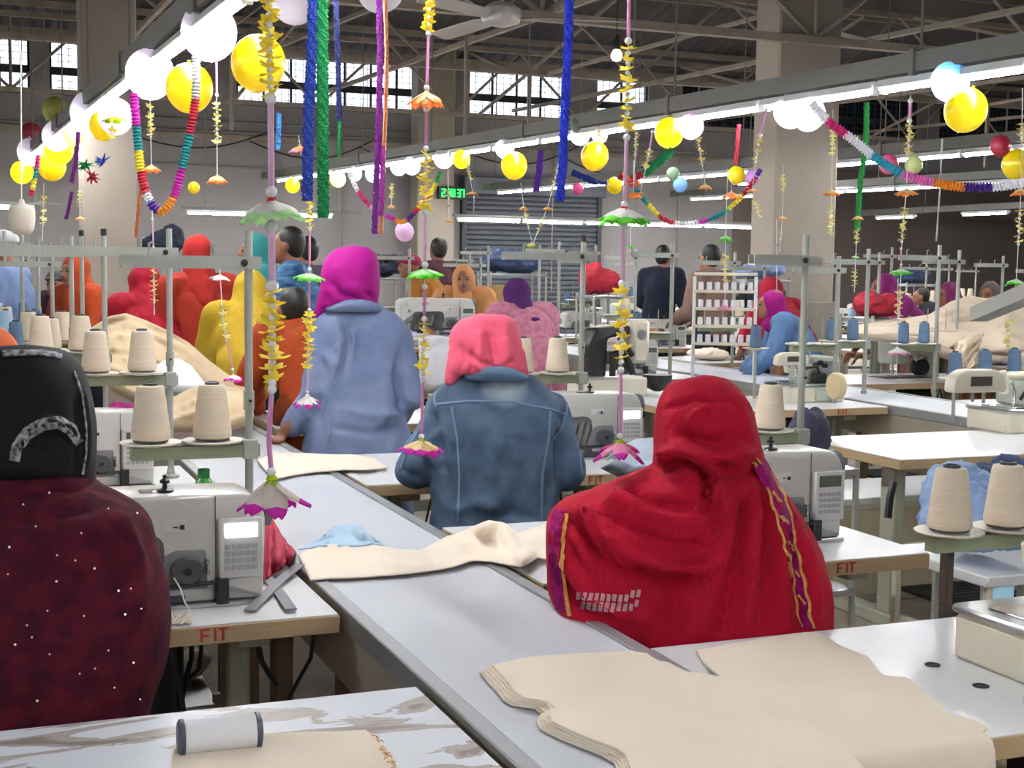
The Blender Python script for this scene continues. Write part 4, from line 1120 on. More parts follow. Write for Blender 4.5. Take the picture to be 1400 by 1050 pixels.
# --- post machine lettered in blue
def post_machine(label, loc):
    t = thing('post_sewing_machine', label, 'sewing machine', loc, 0)
    body = slab(rounded([(-.36, .10), (-.375, .33), (-.35, .365), (-.16, .37), (-.15, .35), (.24, .35), (.26, .33), (.26, .25), (.12, .22), (.06, .2), (.06, 0), (-.045, 0), (-.05, .09), (-.06, .15), (-.20, .16), (-.21, .11), (-.24, .095)], .015), -.08, .08, .012)
    obj('body', body, MACHG, t)
    obj('head_plate', MB().bevel((-.36, -.088, .11), (-.22, -.079, .35), .01), MACHG, t)
    b = MB(); b.tube([(-.12, -.09, .28), (-.16, -.10, .24), (-.14, -.11, .2), (-.10, -.1, .16), (-.17, -.1, .13)], .012, 8); obj('thread_arm', b, STEEL, t)
    obj('puller_motor', MB().lathe([(.005, 0), (.055, 0), (.06, .02), (.055, .08), (.005, .085)], M=Matrix.Translation((-.10, -.02, .075)) @ Matrix.Rotation(PI/2, 4, 'X'), n=20), BLACK, t)
    obj('needle_bar', MB().tube([(-.29, 0, .11), (-.29, 0, .02)], .008, 8), CHROME, t)
    obj('presser_foot', MB().box((-.31, -.03, .004), (-.26, .03, .016)), STEEL, t)
    obj('throat_plate', MB().bevel((-.42, -.10, .0), (.0, .1, .004), .002), DARK, t)
    obj('dials', MB().tube([(-.15, -.08, .32), (-.13, -.105, .31)], .014, 10), BLACK, t)
    lg = obj('logo', lettering('FIT', .03, .22, .002), BLUEP, t, False); lg.location = (.06, -.081, .285)
    return t
c = onz(1265, 515, .78); post_machine('green-grey post sewing machine lettered FIT in blue, right of the pillar', (c.x, c.y, .781))
# --- black arm machine on cream base
def arm_machine(label, loc, sc=1.0):
    t = thing('arm_sewing_machine', label, 'sewing machine', loc, 0, scale=sc)
    obj('base', MB().bevel((-.30, -.12, 0), (.12, .12, .11), .012), CREAM, t)
    obj('base_plate', MB().bevel((-.305, -.125, .11), (-.05, .125, .12), .006), STEEL, t)
    obj('column', slab(rounded([(-.22, .11), (-.25, .30), (-.20, .40), (.02, .42), (.02, .36), (-.12, .34), (-.13, .11)], .02), -.07, .09, .015), BLACK, t)
    obj('head', MB().bevel((.03, -.075, .19), (.16, .07, .45), .03), CREAM, t)
    obj('head_badge', MB().lathe([(.002, 0), (.03, 0), (.03, .004), (.002, .005)], M=Matrix.Translation((.095, -.075, .36)) @ Matrix.Rotation(PI/2, 4, 'X'), n=16), STEEL, t)
    b = MB(); b.tube([(-.02, -.08, .40), (-.06, -.10, .34), (0, -.09, .28), (.03, -.09, .24)], .018, 8); obj('tension_block', b, BLACK, t)
    b = MB(); b.tube([(-.10, -.09, .12), (-.10, -.09, .25), (-.04, -.09, .27), (.01, -.08, .2), (.04, -.08, .13)], .02, 8); obj('lower_arm', b, BLACK, t)
    obj('drip_bowl', MB().lathe([(.02, 0), (.06, .02), (.085, .07), (.09, .10), (.08, .10)], c=(.22, -.05, .02), n=18), BLACK, t)
    obj('needle_bar', MB().tube([(.09, 0, .19), (.09, 0, .12)], .006, 8), CHROME, t)
    return t
c = onz(885, 545, .78); arm_machine('black arm sewing machine on a cream base right of the yellow garland', (c.x-.05, c.y+.25, .781), 1.0)
table(c.x-1.15, c.y+.02, 'table under the black arm sewing machine', sc=(1.35, .75, 1))

# ---- stands of the near rows
stand(.70, 3.56, 1.625, 1.085, 'thread stand nearest on the left holding the two largest beige cones', ('beige', 'beige'), clabel=['large beige thread cone on the nearest left stand, left disc', 'large beige thread cone on the nearest left stand, beside the pole'])
stand(.69, 4.92, 1.655, 1.155, 'second thread stand on the left, its pole behind the crossbar of the first', ('beige', 'beige'), cross=(-.42, .03), clabel=['beige thread cone second row left, right of the white marked scarf', 'beige thread cone second row left, near the pole'])
stand(.56, 5.85, 1.66, 1.17, 'third thread stand on the left with a black capped pole', ('beige', 'beige'), cross=(-.27, .03), capped=True, clabel=['beige thread cone left on the black capped stand at the left', 'beige thread cone beside the black capped pole at the left'])
stand(.57, 7.05, 1.675, 1.14, 'fourth thread stand on the left, black capped beside the pillar', ('beige', 'beige'), cross=(-.45, .02), capped=True, clabel=['small beige thread cone left on the fourth left stand', 'small beige thread cone beside the pole of the fourth left stand'])
stand(.35, 8.4, 1.70, 1.12, 'far left thread stand with thin double rods', ('beige', 'beige'), cross=(-.4, .05), clabel=['tiny beige thread cone far left, outer disc', 'tiny beige thread cone far left, inner disc'])
stand(.30, 9.8, 1.72, 1.10, 'farthest left thread stand before the pillar', ('beige', 'beige'), cross=(-.4, .05), clabel=['tiny beige thread cone farthest left, outer disc', 'tiny beige thread cone farthest left, inner disc'])
stand(2.43, 5.24, 1.665, 1.10, 'thread stand with black capped pole in the middle before the FIT machine', ('beige', 'beige'), capped=True, cross=(-.36, .05), discs=(-.27, -.11), clabel=['beige thread cone left of the middle FIT machine stand', 'beige thread cone beside the middle black capped pole'])
stand(2.51, 3.73, 1.655, 1.035, 'thread stand whose pole rises behind the red-shawled woman', ('beige',), cross=(-.20, .05), discs=(-.115,), clabel='beige thread cone beside the red-shawled woman\'s head')
# front right stand, cut by the frame
c = ony(1310, 727, 2.44)
stand(2.44, 2.47, 1.53, c.z-.004, 'thread stand at the right edge holding two beige cones over the nearest table', ('beige', 'beige'), top=False, discs=(c.x-2.44, c.x-2.44+.16), dr=.078, zbase=.782, clabel=['beige thread cone on the front right disc left of the frame edge', 'beige thread cone cut by the right frame edge'])
obj('support_post', MB().bevel((c.x+.025, 2.50, .78), (c.x+.045, 2.53, c.z-.02), .003), mat('dark_brown_post', '4a3f38', .6), None)
q = bpy.data.objects['support_post']; tag(q, 'dark brown square post under the disc of the front right cone', 'post')
# background stands: photo x, y top, y tray, depth
BG = [(920, 332, 455, 9.0, ('blue', None), 'behind the black arm machine'), (1285, 335, 470, 8.6, ('blue', 'blue'), 'above the blue lettered machine'), (1312, 342, 452, 9.6, (None, None), 'right of the pillar'),
      (1188, 340, 466, 8.4, ('blue', 'blue'), 'just right of the pillar'), (1203, 345, 445, 11, ('lblue', None), 'before the bent magenta worker'), (765, 330, 435, 11.5, ('lblue', 'lblue'), 'before the pink floral worker'),
      (738, 335, 420, 13, (None, None), 'before the shutter'), (668, 335, 405, 14, (None, None), 'beside the jeans pile'), (815, 335, 410, 14, (None, 'blue'), 'behind the red cloth pile'),
      (1220, 338, 430, 12.5, ('blue', 'blue'), 'right of the pillar behind the first'), (1147, 350, 470, 7.8, (None, None), 'leaning near the pillar'), (1372, 350, 440, 12, ('beige', None), 'at the right edge far back'),
      (870, 340, 430, 12, (None, 'beige'), 'behind the green flower'), (1005, 345, 445, 10.5, (None, None), 'left of the leaning magenta worker'), (560, 340, 420, 12, (None, None), 'left of the pink balloon')]
for x, yt, ytr, D, cn, wh in BG:
    p = atd(x, yt, D); q = atd(x, ytr, D)
    stand(p.x, p.y, p.z, max(q.z, 1.0), 'slim thread stand '+wh, cn, cross=(-.30, .04), r=.013, zbase=.0, clabel=['thread cone on the slim stand %s, left disc' % wh, 'thread cone on the slim stand %s, beside its pole' % wh])
# three blue cones before the right edge and two at the light denim worker
for k, (x, y, D, kd, lb) in enumerate([(1305, 516, 6.9, 'blue', 'large blue thread cone, left one of three before the right edge'), (1346, 513, 7.0, 'blue', 'large blue thread cone, middle one of three before the right edge'), (1386, 511, 7.0, 'blue', 'large blue thread cone, right one of three before the right edge'),
                                       (1033, 475, 8.0, 'blue', 'blue thread cone standing before the leaning denim worker'), (1098, 468, 8.4, 'blue', 'blue thread cone behind the vertical pole near the leaning worker')]):
    c = atd(x, y, D); put_cone(kd, c, lb)
    dsc = obj('disc', MB().lathe([(.02, -.02), (.075, -.006), (.08, -.002), (.02, -.002)], n=24), DISC, None); dsc.location = c; tag(dsc, ['round pale disc under the left blue cone', 'round pale disc under the middle blue cone', 'round pale disc under the right blue cone', 'round pale disc under the cone by the leaning worker', 'round pale disc under the cone behind the pole'][k], 'disc')
    obj('foot_rod', MB().tube([(0, 0, -.006), (0, 0, .785-c.z)], .009, 8), STAND, dsc)
# big grey arm at the right edge
p, q = onx(1338, 428, 2.35), None
a = atd(1338, 430, 2.75); b_ = atd(1436, 388, 2.3); d_ = (b_-a).normalized(); n_ = d_.cross(Vector((0, 0, 1))).normalized()*.017; u_ = Vector((0, 0, .014))
bar = MB().rings([[p-n_-u_, p+n_-u_, p+n_+u_, p-n_+u_] for p in (a, b_)]); bar.tube([b_, b_+Vector((0, 0, -.72))], .011, 8)
tag(obj('stand_arm', bar, STAND, None, False, off=tuple(a)), 'grey crossbar reaching in from the right edge in front of the beige heap', 'thread stand')
# ---- rows of machines in the middle distance and beyond
rows_bg = []
def bgrow(x0, ys, wh, mach=True, scr=(LCD, LCDD)):
    for k, y in enumerate(ys):
        od = ('nearest', 'second', 'third', 'fourth', 'fifth')[k]
        table(x0, y, '%s sewing table in the %s column of the background' % (od, wh), 'tables in the %s rows' % wh)
        machine(x0+.72+random.uniform(-.05, .1), y+.32, '%s cream sewing machine in the %s column of the background' % (od, wh), scr[k % 2], 'machines in the %s rows' % wh)
        if k % 2 == 0 or wh == 'left':
            stand(x0+1.0, y+.68, 1.62+random.uniform(-.05, .05), 1.12, '%s thread stand in the %s column of the background' % (od, wh), (random.choice(['beige', 'blue', 'lblue']), random.choice(['beige', 'blue'])), group='thread stands in the %s rows' % wh, clabel=['thread cone on the outer disc of the %s stand, %s column' % (od, wh), 'thread cone on the inner disc of the %s stand, %s column' % (od, wh)], cgroup='thread cones in the %s rows' % wh, r=.012, cross=(-.38, .05))
bgrow(-.5, (6.1, 7.5, 8.9, 10.3), 'left')
bgrow(1.75, (12.0, 13.6, 15.4, 17.2), 'middle left')
bgrow(3.7, (11.8, 13.6, 15.4, 17.2), 'middle')
bgrow(5.5, (9.6, 11.4, 13.2, 15.0, 17), 'middle right')
bgrow(7.75, (8.6, 10.3, 12.9, 14.6, 16.4), 'pillar')
bgrow(9.7, (9.3, 11.0, 12.7, 14.6, 16.4), 'right')
bgrow(11.6, (11.0, 12.7, 14.6, 16.4), 'far right')
bgrow(13.6, (12.7, 14.6, 16.4), 'farthest right')
# FIT machine left of the peach worker
p = atd(597, 456, 10.8)
mm = machine(p.x, p.y, 'cream FIT sewing machine in front of the peach-scarfed worker', LCDD, sc=1.15); mm.location.z = p.z-.02
mk = table(p.x-.72, p.y-.38, 'white table under the machine before the peach-scarfed worker'); mk.scale = (1, 1, (p.z-.02)/.7805)
# hanging white cloth of the table left of the pink headscarf
# ================================================================== CLOTH, SMALL THINGS
def px_layer(poly, z): return [(p.x, p.y) for p in (onz(x, y, z) for x, y in poly)]
def fillprism(poly, z0, z1, edge_r=.0):
    return MB().prism(poly, z0, z1)
def densify(P, k=4, amp=0.0, seed=0):
    out = []; rnd = random.Random(seed); n = len(P)
    for i in range(n):
        a, b_ = P[i], P[(i+1) % n]
        for j in range(k): t = j/k; out.append((a[0]*(1-t)+b_[0]*t+rnd.uniform(-amp, amp), a[1]*(1-t)+b_[1]*t+rnd.uniform(-amp, amp)))
    return out
def dens_open(P, k, amp, seed):
    return densify(P, k, amp, seed)[:-(k-1)] if k > 1 else P
# cut cloth pieces lying across the bench
L1P = [(668, 909), (720, 897), (790, 893), (858, 889), (880, 893), (895, 903), (910, 905), (932, 917), (965, 922), (1010, 928), (1060, 960), (1120, 1000), (1160, 1030), (1200, 1075), (875, 1080), (858, 1050), (852, 1032), (838, 1022),
       (800, 1008), (750, 985), (747, 976), (753, 966), (745, 958), (712, 953), (700, 945), (688, 930)]
o = (1.2, 1.9, .787)
t = thing('cut_cloth_stack', 'stack of cut beige cloth pieces with a wavy left edge on the near bench', 'cloth', o)
zz = .7868
for k in range(5):
    sh_ = (4-k)
    P = [(x-(3.2*sh_ if x < 870 else 0)+(k*1.1), y+(2.2*sh_ if x < 870 else 0)) for x, y in L1P]
    P = px_layer(densify(P, 3, .6, k), zz+.004)
    obj('cloth_layer', MB().prism(P, zz, zz+.0036), BEIGE_CL, t, False, off=o); zz += .0044
L2P = [(952, 889), (1000, 880), (1060, 870), (1100, 864), (1116, 864), (1132, 873), (1150, 884), (1185, 897), (1196, 912), (1206, 923), (1238, 926), (1260, 943), (1285, 965), (1302, 976), (1325, 982), (1340, 988), (1348, 995)]
o = (1.6, 1.9, .783)
t = thing('cut_cloth_stack', 'two beige cloth pieces spread on the bottom right table, hanging over its front edge', 'cloth', o)
zt = .793
for k in range(2):
    z = zt-.006*(1-k); P = px_layer(dens_open([(x+k*1.5, y) for x, y in L2P], 3, .5, 9+k), z)
    ye = 1.752
    xr = onz(1350, 1004, z).x; xl = onz(1150, 1040, z).x
    P2_ = px_layer([(1150, 1040), (1100, 1008), (1040, 962), (985, 925), (962, 905)], z)
    P = [p for p in P if p[1] > ye]+[(xr, ye), (xl, ye)]+[p for p in P2_ if p[1] > ye]
    obj('cloth_layer', MB().prism(P, z-.004, z), BEIGE_CL, t, False, off=o)
prof = [(ye+.002, zt), (ye-.012, zt-.001), (ye-.024, zt-.008), (ye-.030, zt-.022), (ye-.032, zt-.05), (ye-.030, zt-.11), (ye-.036, zt-.2)]
R = []
for i in range(25):
    s_ = i/24; x = xl-.25+(xr-xl+.25)*s_; wob = .004*math.sin(i*.9)
    up = [(x+wob*j*.3, a-wob*(j > 3), z) for j, (a, z) in enumerate(prof)]
    dn = [(x+wob*j*.3, a+.004, z-.004) for j, (a, z) in enumerate(prof)]
    R.append(up+dn[::-1])
obj('hanging_flap', MB().rings(R), BEIGE_CL, t, True, off=o)
# padding piece under the second stack so that it rests on the table
0 and obj('cloth_layer', MB().prism([(p[0]*.9+.1*sum(q[0] for q in P)/len(P), p[1]*.9+.1*sum(q[1] for q in P)/len(P)) for p in P], .7812, zt-.0065), BEIGE_CL, t, False, off=o)
# bottom left piece
P = px_layer(densify([(236, 1032), (241, 1012), (262, 1006), (380, 1002), (500, 998), (513, 1008), (528, 1022), (540, 1038), (552, 1068), (555, 1100), (228, 1100)], 3, .7, 3), .785)
o = (.3, 1.8, .781); t = thing('cloth_piece', 'beige cloth piece on the marbled table at the bottom left', 'cloth', o)
obj('sheet', MB().prism(P, .7808, .7848), BEIGE_CL, t, False, off=o)
ORT = mat('orange_serging', 'c79a6c', .8, var=.4, vscale=80)
rnd = random.Random(2); fr = MB()
for k in range(60):
    s_ = k/59; x = 513+s_*42; y = 1006+s_*70+rnd.uniform(-3, 3); p = onz(x+rnd.uniform(-3, 6), y, .786); q = onz(x+rnd.uniform(-6, 6), y+rnd.uniform(-4, 6), .788); fr.tube([p, (p+q)/2+Vector((0, 0, .002)), q], .0007, 4)
u = obj('frayed_edge', fr, ORT, t, False, off=o); u['kind'] = 'stuff'
# lying white spool
a = onz(252, 1008, .807); c = onz(349, 998, .807); d = (c-a); L = d.length; d.normalize(); M = Matrix.Translation(a) @ d.to_track_quat('Z', 'Y').to_matrix().to_4x4()
sp = thing('thread_spool', 'white thread spool with dark end caps lying on the marbled table', 'thread spool', a)
pr = [(.004, -.002)]+[(.0262+(.0004 if k % 2 else 0), L*k/24) for k in range(25)]+[(.004, L+.002)]
obj('thread', MB().lathe(pr, n=28, M=Matrix.Translation(-a) @ M), TWHITE, sp)
for zc in (-.010, L-.002): obj('end_cap', MB().lathe([(.006, zc), (.024, zc), (.0285, zc+.003), (.0285, zc+.009), (.02, zc+.012), (.006, zc+.012)], n=28, M=Matrix.Translation(-a) @ M), mat('cap_navy', '3a4152', .4), sp)
# folded strips of cloth given by two photo polylines
def strip(name, label, cat, top, bot, zfun, m, nu=60, nv=16, thick=.003, seed=0, namp=.006, nfreq=18, group=None, zb=.788):
    def at(pl, u):
        Ls = [0]
        for i in range(len(pl)-1): Ls.append(Ls[-1]+math.dist(pl[i], pl[i+1]))
        s_ = u*Ls[-1]
        for i in range(len(pl)-1):
            if s_ <= Ls[i+1]+1e-9: 
                f = (s_-Ls[i])/(Ls[i+1]-Ls[i]); return (pl[i][0]*(1-f)+pl[i+1][0]*f, pl[i][1]*(1-f)+pl[i+1][1]*f)
        return pl[-1]
    G = []
    for i in range(nu+1):
        u = i/nu; a_, b_ = at(top, u), at(bot, u); row = []
        for j in range(nv+1):
            v = j/nv; x = a_[0]*(1-v)+b_[0]*v; y = a_[1]*(1-v)+b_[1]*v
            h = zfun(u, v)
            n_ = noise.noise(Vector((u*nfreq*.35+seed, v*nfreq*.16, seed)))
            h += namp*(1-2*abs(n_))
            row.append(onz(x, y, max(zb+h, zb)))
        G.append(row)
    me = MB().grid(G).mesh(name); me = evaluated(me, [('SOLIDIFY', dict(thickness=thick, offset=1.0))]); me.name = name
    c = G[nu//2][nv//2]; o = obj(name, me, m, None, 'all', off=tuple(c)); tag(o, label, cat, group); return o
g = lambda u, v, a, b_, su, sv, h: h*math.exp(-((u-a)/su)**2-((v-b_)/sv)**2)
def zf(u, v):
    h = g(u, v, .74, .05, .05, .25, .055)+g(u, v, .84, .35, .05, .3, .028)+g(u, v, .9, .75, .04, .3, .03)+g(u, v, .62, .3, .08, .4, .018)-g(u, v, .79, .3, .015, .3, .02)
    return max(h, 0)+(.004 if u > .5 else 0)
strip('cloth_strip', 'beige cloth strip crossing the near bench and crumpling before the denim jacket', 'cloth', [(408, 760), (420, 752), (450, 745), (500, 744), (545, 752), (575, 754), (597, 742), (612, 734), (640, 724), (668, 712), (690, 716), (708, 730), (748, 716)],
      [(424, 794), (450, 792), (500, 790), (560, 785), (598, 780), (620, 776), (645, 767), (668, 768), (690, 772), (712, 776), (726, 768), (735, 763), (750, 766)], zf, BEIGE_CL, 90, 22, namp=.004)
strip('cloth_scrap', 'pale blue translucent cloth scrap lying on the near bench', 'cloth', [(432, 742), (455, 722), (475, 717), (492, 720), (505, 732)], [(408, 752), (440, 748), (480, 748), (500, 746), (526, 746)], lambda u, v: g(u, v, .8, .4, .12, .3, .02), mat('pale_blue_gauze', 'bfdcf0', .8, var=.08, tl=.3), 30, 10, seed=4)
strip('cloth_strip', 'beige cloth piece under the hand of the standing denim woman', 'cloth', [(352, 630), (372, 618), (410, 620), (455, 622), (480, 622), (512, 627)], [(372, 656), (392, 652), (430, 646), (470, 643), (500, 643), (530, 640)], lambda u, v: g(u, v, .15, .3, .1, .3, .015)+g(u, v, .8, .8, .15, .2, .008), BEIGE_CL, 40, 10, seed=6)
CRIM = mat('crimson_jersey', 'a11c3d', .8, var=.15, vscale=12, bump=.2, bscale=80)
strip('cloth_scrap', 'crumpled crimson cloth between machine and bench on the left', 'cloth', [(350, 712), (362, 705), (374, 712), (384, 732), (398, 748), (404, 756)], [(352, 790), (358, 795), (366, 792), (376, 782), (388, 776), (398, 764)], lambda u, v: .05*math.sin(v*PI)*(.6+.4*math.sin(u*14)), CRIM, 30, 16, seed=2, namp=.012, zb=.782)
GREYS = mat('grey_webbing', '87878b', .8, bump=.3, bscale=300)
def lay_strap(label, pts, wd, z=.783):
    R = []
    for i, p in enumerate(pts):
        c = onz(*p, z+.002*i); a_ = onz(*pts[max(i-1, 0)], z); b_ = onz(*pts[min(i+1, len(pts)-1)], z); t_ = (b_-a_).normalized(); n_ = Vector((-t_.y, t_.x, 0))*wd/2
        R.append([c-n_, c+n_, c+n_+Vector((0, 0, .003)), c-n_+Vector((0, 0, .003))])
    tag(obj('strap', MB().rings(R), GREYS, None, False, off=tuple(onz(*pts[0], z))), label, 'strap')
lay_strap('grey webbing strap running up right, crossing another beside the machine', [(342, 835), (362, 815), (385, 792), (410, 772)], .026, .787)
lay_strap('grey webbing strap running down right, under the crossing one beside the machine', [(357, 776), (372, 798), (385, 815), (398, 834)], .026, .782)
# thread tangle on the left table
rnd = random.Random(5); b = MB(); P = []
for k in range(60): P.append(onz(246+14*math.sin(k*.9)+rnd.uniform(-4, 4), 846+6*math.cos(k*1.3)+rnd.uniform(-2, 2), .784+.004*abs(math.sin(k))))
b.tube([atd(238, 790, 2.98), atd(247, 805, 2.97), atd(252, 822, 2.96), onz(262, 838, .80)]+P, .0018, 5)
tag(obj('thread_tangle', b, mat('offwhite_thread', 'd9d0c2', .8), None, off=tuple(P[0])), 'tangle of off-white thread hanging from the machine onto the left table', 'thread')
# bottle
c = atd(279, 700, 3.52)
bt = thing('plastic_bottle', 'green plastic bottle with a dark green cap behind the left machine', 'bottle', (c.x, c.y, .782))
GRN = mat('green_pet', '57c04a', .15, trans=.5, coat=.5)
top = atd(279, 640, 3.52).z-.782
obj('bottle_body', MB().lathe([(.025, 0), (.032, .005), (.033, .05), (.030, .09), (.033, .12), (.032, top-.07), (.02, top-.03), (.0135, top-.02), (.0135, top-.008)], n=20), GRN, bt)
obj('cap', MB().lathe([(.015, top-.026), (.0155, top-.022), (.0155, top-.002), (.013, top)], n=20), mat('green_cap', '17703a', .4), bt)
# small magenta pouch on a table behind
def heap_mesh(w_, d_, h_, seed, vs=.02, amp=.03):
    rnd = random.Random(seed); b = MB()
    for k in range(7): b.ball((rnd.uniform(-.3, .3)*w_, rnd.uniform(-.25, .25)*d_, h_*rnd.uniform(.3, .55)), (w_*rnd.uniform(.2, .34), d_*rnd.uniform(.25, .4), h_*rnd.uniform(.3, .48)), 14, 9)
    b.ball((0, 0, h_*.28), (w_*.5, d_*.48, h_*.3), 16, 9)
    me = voxel(b, vs, 2, 'heap'); wrinkle(me, amp*1.6, (4/w_, 4/w_, 9/w_), seed); wrinkle(me, amp*1.1, (9/w_, 9/w_, 20/w_), seed+2); wrinkle(me, amp*.5, (20/w_, 20/w_, 30/w_), seed+5)
    co = coords(me); co[:, 2] -= co[:, 2].min(); setco(me, co); return me
def heap(label, px, py, D, wpx, hpx, m, rest='table', group=None, name='cloth_heap', dep=.5, vs=None):
    """heap whose base centre is at photo px,py"""
    if rest == 'rack' and D > 7:
        D = freeD(px, py, D, .22); c = atd(px, py, D); RECTS.append((c.x-wpx*D/F/2, c.y-.22, c.x+wpx*D/F/2, c.y+.22))
    c = atd(px, py, D); w_ = wpx*D/F; h_ = hpx*D/F
    me = heap_mesh(w_, min(dep, w_), h_, int(px), vs or max(.012, w_/45), w_*.04)
    o = obj(name, me, m, None, 'all'); o.location = c; tag(o, label, 'cloth', group)
    if rest == 'rack':
        t = thing('goods_rack', 'steel rack under the '+label.replace(' on a rack', ''), 'rack', (c.x, c.y, 0))
        for sx in (-1, 1):
            for sy in (-1, 1): obj('post', MB().tube([(sx*w_*.48, sy*.2, 0), (sx*w_*.48, sy*.2, c.z+.02)], .013, 6), STAND, t)
        for z in (c.z-.03, .3): obj('shelf', MB().bevel((-w_*.5, -.22, z), (w_*.5, .22, z+.028), .005), STEEL, t)
    return o
JEAN = mat('jeans_pile_denim', '42557b', .85, var=.35, vscale=5, col2='26324e')
JEANL = mat('light_jeans_denim', '8298c6', .85, var=.2, vscale=6)
NAVY = mat('navy_cloth', '232a3d', .85, var=.3, vscale=6)
REDC = mat('red_cloth', 'a81f33', .85, var=.15, vscale=6)
MAGC = mat('plum_cloth', '8f3a72', .85, var=.12, vscale=6)
heap('pile of blue jeans on a rack before the shutter', 700, 374, 15.5, 84, 34, JEAN, 'rack', vs=.02)
heap('red cloth pile on a rack between the stands', 822, 404, 13, 50, 42, REDC, 'rack', vs=.02)
heap('light blue jeans pile on a rack left of the right pillar', 1035, 382, 13.5, 70, 22, JEANL, 'rack', vs=.02)
heap('black cloth heap on a rack behind the spool rack', 1035, 425, 12.5, 70, 38, NAVY, 'rack', vs=.02)
heap('red garment heap on a table right of the pillar', 1196, 434, 10.5, 62, 36, REDC, 'rack')
heap('dark blue bundle on a rack far behind the pillar', 1245, 388, 16, 50, 22, JEAN, 'rack')
heap('navy bundle on a rack behind the left pillar', 222, 352, 15, 58, 42, NAVY, 'rack')
heap('navy bundle on a rack left of the mustard worker', 520, 380, 15, 60, 30, NAVY, 'rack')
heap('magenta pouch on the second left table', 166, 568, 4.75, 34, 18, mat('magenta_cloth', '9c2473', .8), None, name='pouch', vs=.006)
heap('light blue cloth bundle behind the front right cones', 1325, 762, 4.0, 145, 118, mat('sky_blue_sheet', '8ea9d2', .75, var=.12, vscale=4), None, dep=.4, vs=.011)
heap('dark blue cloth under the table above the right cones', 1375, 672, 4.5, 90, 45, JEAN, 'rack', dep=.3)
heap('purple grey cloth hanging under the table right of the pole', 1105, 630, 5.4, 60, 75, mat('purple_grey_cloth', '4b4b63', .85, var=.3), 'rack', dep=.25)
heap('white cloth pile under the left table', 245, 930, 3.5, 70, 40, mat('white_rag', 'cfc9bc', .85, var=.1), 'rack', dep=.2, vs=.008)
heap('white crumpled paper beside the dark denim elbow', 1008, 565, 5.6, 36, 32, mat('white_paper', 'dfe2e8', .7), None, dep=.15, name='crumpled_paper', vs=.008)
# small cloth pieces lying on the background tables
hp0 = None; rnd = random.Random(12); k_ = 0
cl_ = [('blue denim', JEAN), ('pale blue', JEANL), ('white', mat('white_cotton', 'e2e4ea', .8)), ('beige', BEIGE_CL), ('navy', NAVY), ('beige', BEIGE_CL), ('crimson', REDC)]
for t_ in [o_ for o_ in list(COL.objects) if o_.name.startswith('sewing_table') and 'column of the background' in o_.get('label', '')]:
    x, y = t_.location.x, t_.location.y; nm, m_ = cl_[k_ % 7]; k_ += 1
    if hp0 is None:
        me = heap_mesh(.34, .3, .12, 5, .012, .012); me.materials.append(m_); hp0 = bpy.data.objects.new('cloth_bundle', me); COL.objects.link(hp0); o_ = hp0
    else: o_ = hp0.copy(); COL.objects.link(o_)
    o_.location = (x+.22+rnd.uniform(-.03, .08), y+.3, .7805); o_.rotation_euler = (0, 0, rnd.random()*3); o_.scale = (1, 1, rnd.uniform(.6, 1.5)); recolor(o_, m_)
    tag(o_, '%s cloth bundle on the %s' % (nm, t_['label'].replace(' of the background', '')), 'cloth', 'cloth bundles on the background tables')
    if k_ % 2 == 0:
        q = overlock(x+.08, y+.38, 'small overlock machine on the %s' % t_['label'].replace(' of the background', ''), .8, 0, .7805, 'overlock machines on the background tables')
# display consoles and wheel of the right hand overlocks
for x, y, D, lb in ((1335, 523, 5.75, 'cream rounded console with dark display above the right edge overlock'), (1082, 492, 7.6, 'cream console above the grey overlock behind the pole')):
    c = atd(x, y, D); t = thing('display_console', lb, 'console', c); s_ = 46*D/F/.14 if x > 1200 else 26*D/F/.14
    t.scale = (s_, s_, s_)
    obj('housing', slab(rounded([(-.14, -.04), (-.13, .03), (-.08, .055), (.08, .055), (.13, .03), (.14, -.04)], .02), -.03, .04, .01), CREAM, t)
    obj('display', MB().bevel((-.055, -.034, -.012), (.055, -.029, .028), .002), mat('console_display', '4d4a46', .3), t)
    obj('post', MB().tube([(0, .02, -.04), (0, .02, (1.0-c.z)/s_)], .008, 6), STAND, t)
c = atd(1139, 528, 6.75); tag(obj('machine_wheel', MB().lathe([(.01, 0), (.062, 0), (.068, .01), (.066, .035), (.05, .045), (.01, .045)], n=24, M=Matrix.Rotation(PI/2, 4, 'Y')), mat('cream_wheel', 'd8c79c', .5), None), 'cream wheel at the right end of the grey overlock behind the pole', 'wheel')
COL.objects[-1].location = c
for k, (pts, r_) in enumerate((([(262, 900), (255, 925), (248, 960), (243, 990)], .006), ([(330, 880), (333, 905), (325, 930), (320, 945)], .004), ([(352, 878), (358, 905), (370, 925), (378, 935)], .007), ([(428, 872), (425, 900), (408, 930), (395, 955)], .005), ([(275, 890), (272, 915), (250, 935), (215, 948)], .005))):
    P = [atd(x, y, 3.25+.02*i) for i, (x, y) in enumerate(pts)]; P = [P[0]+Vector((0, 0, .06))]+P
    tag(obj('cable', MB().tube(P, r_, 6), BLACK, None, off=tuple(P[0])), ['thick black cable nearest the maroon shawl under the left table', 'thin black cable in the middle under the left table', 'thick black cable bending right under the letters FIT', 'black cable slanting down at the right under the left table', 'black cable curving left under the left table'][k], 'cable')
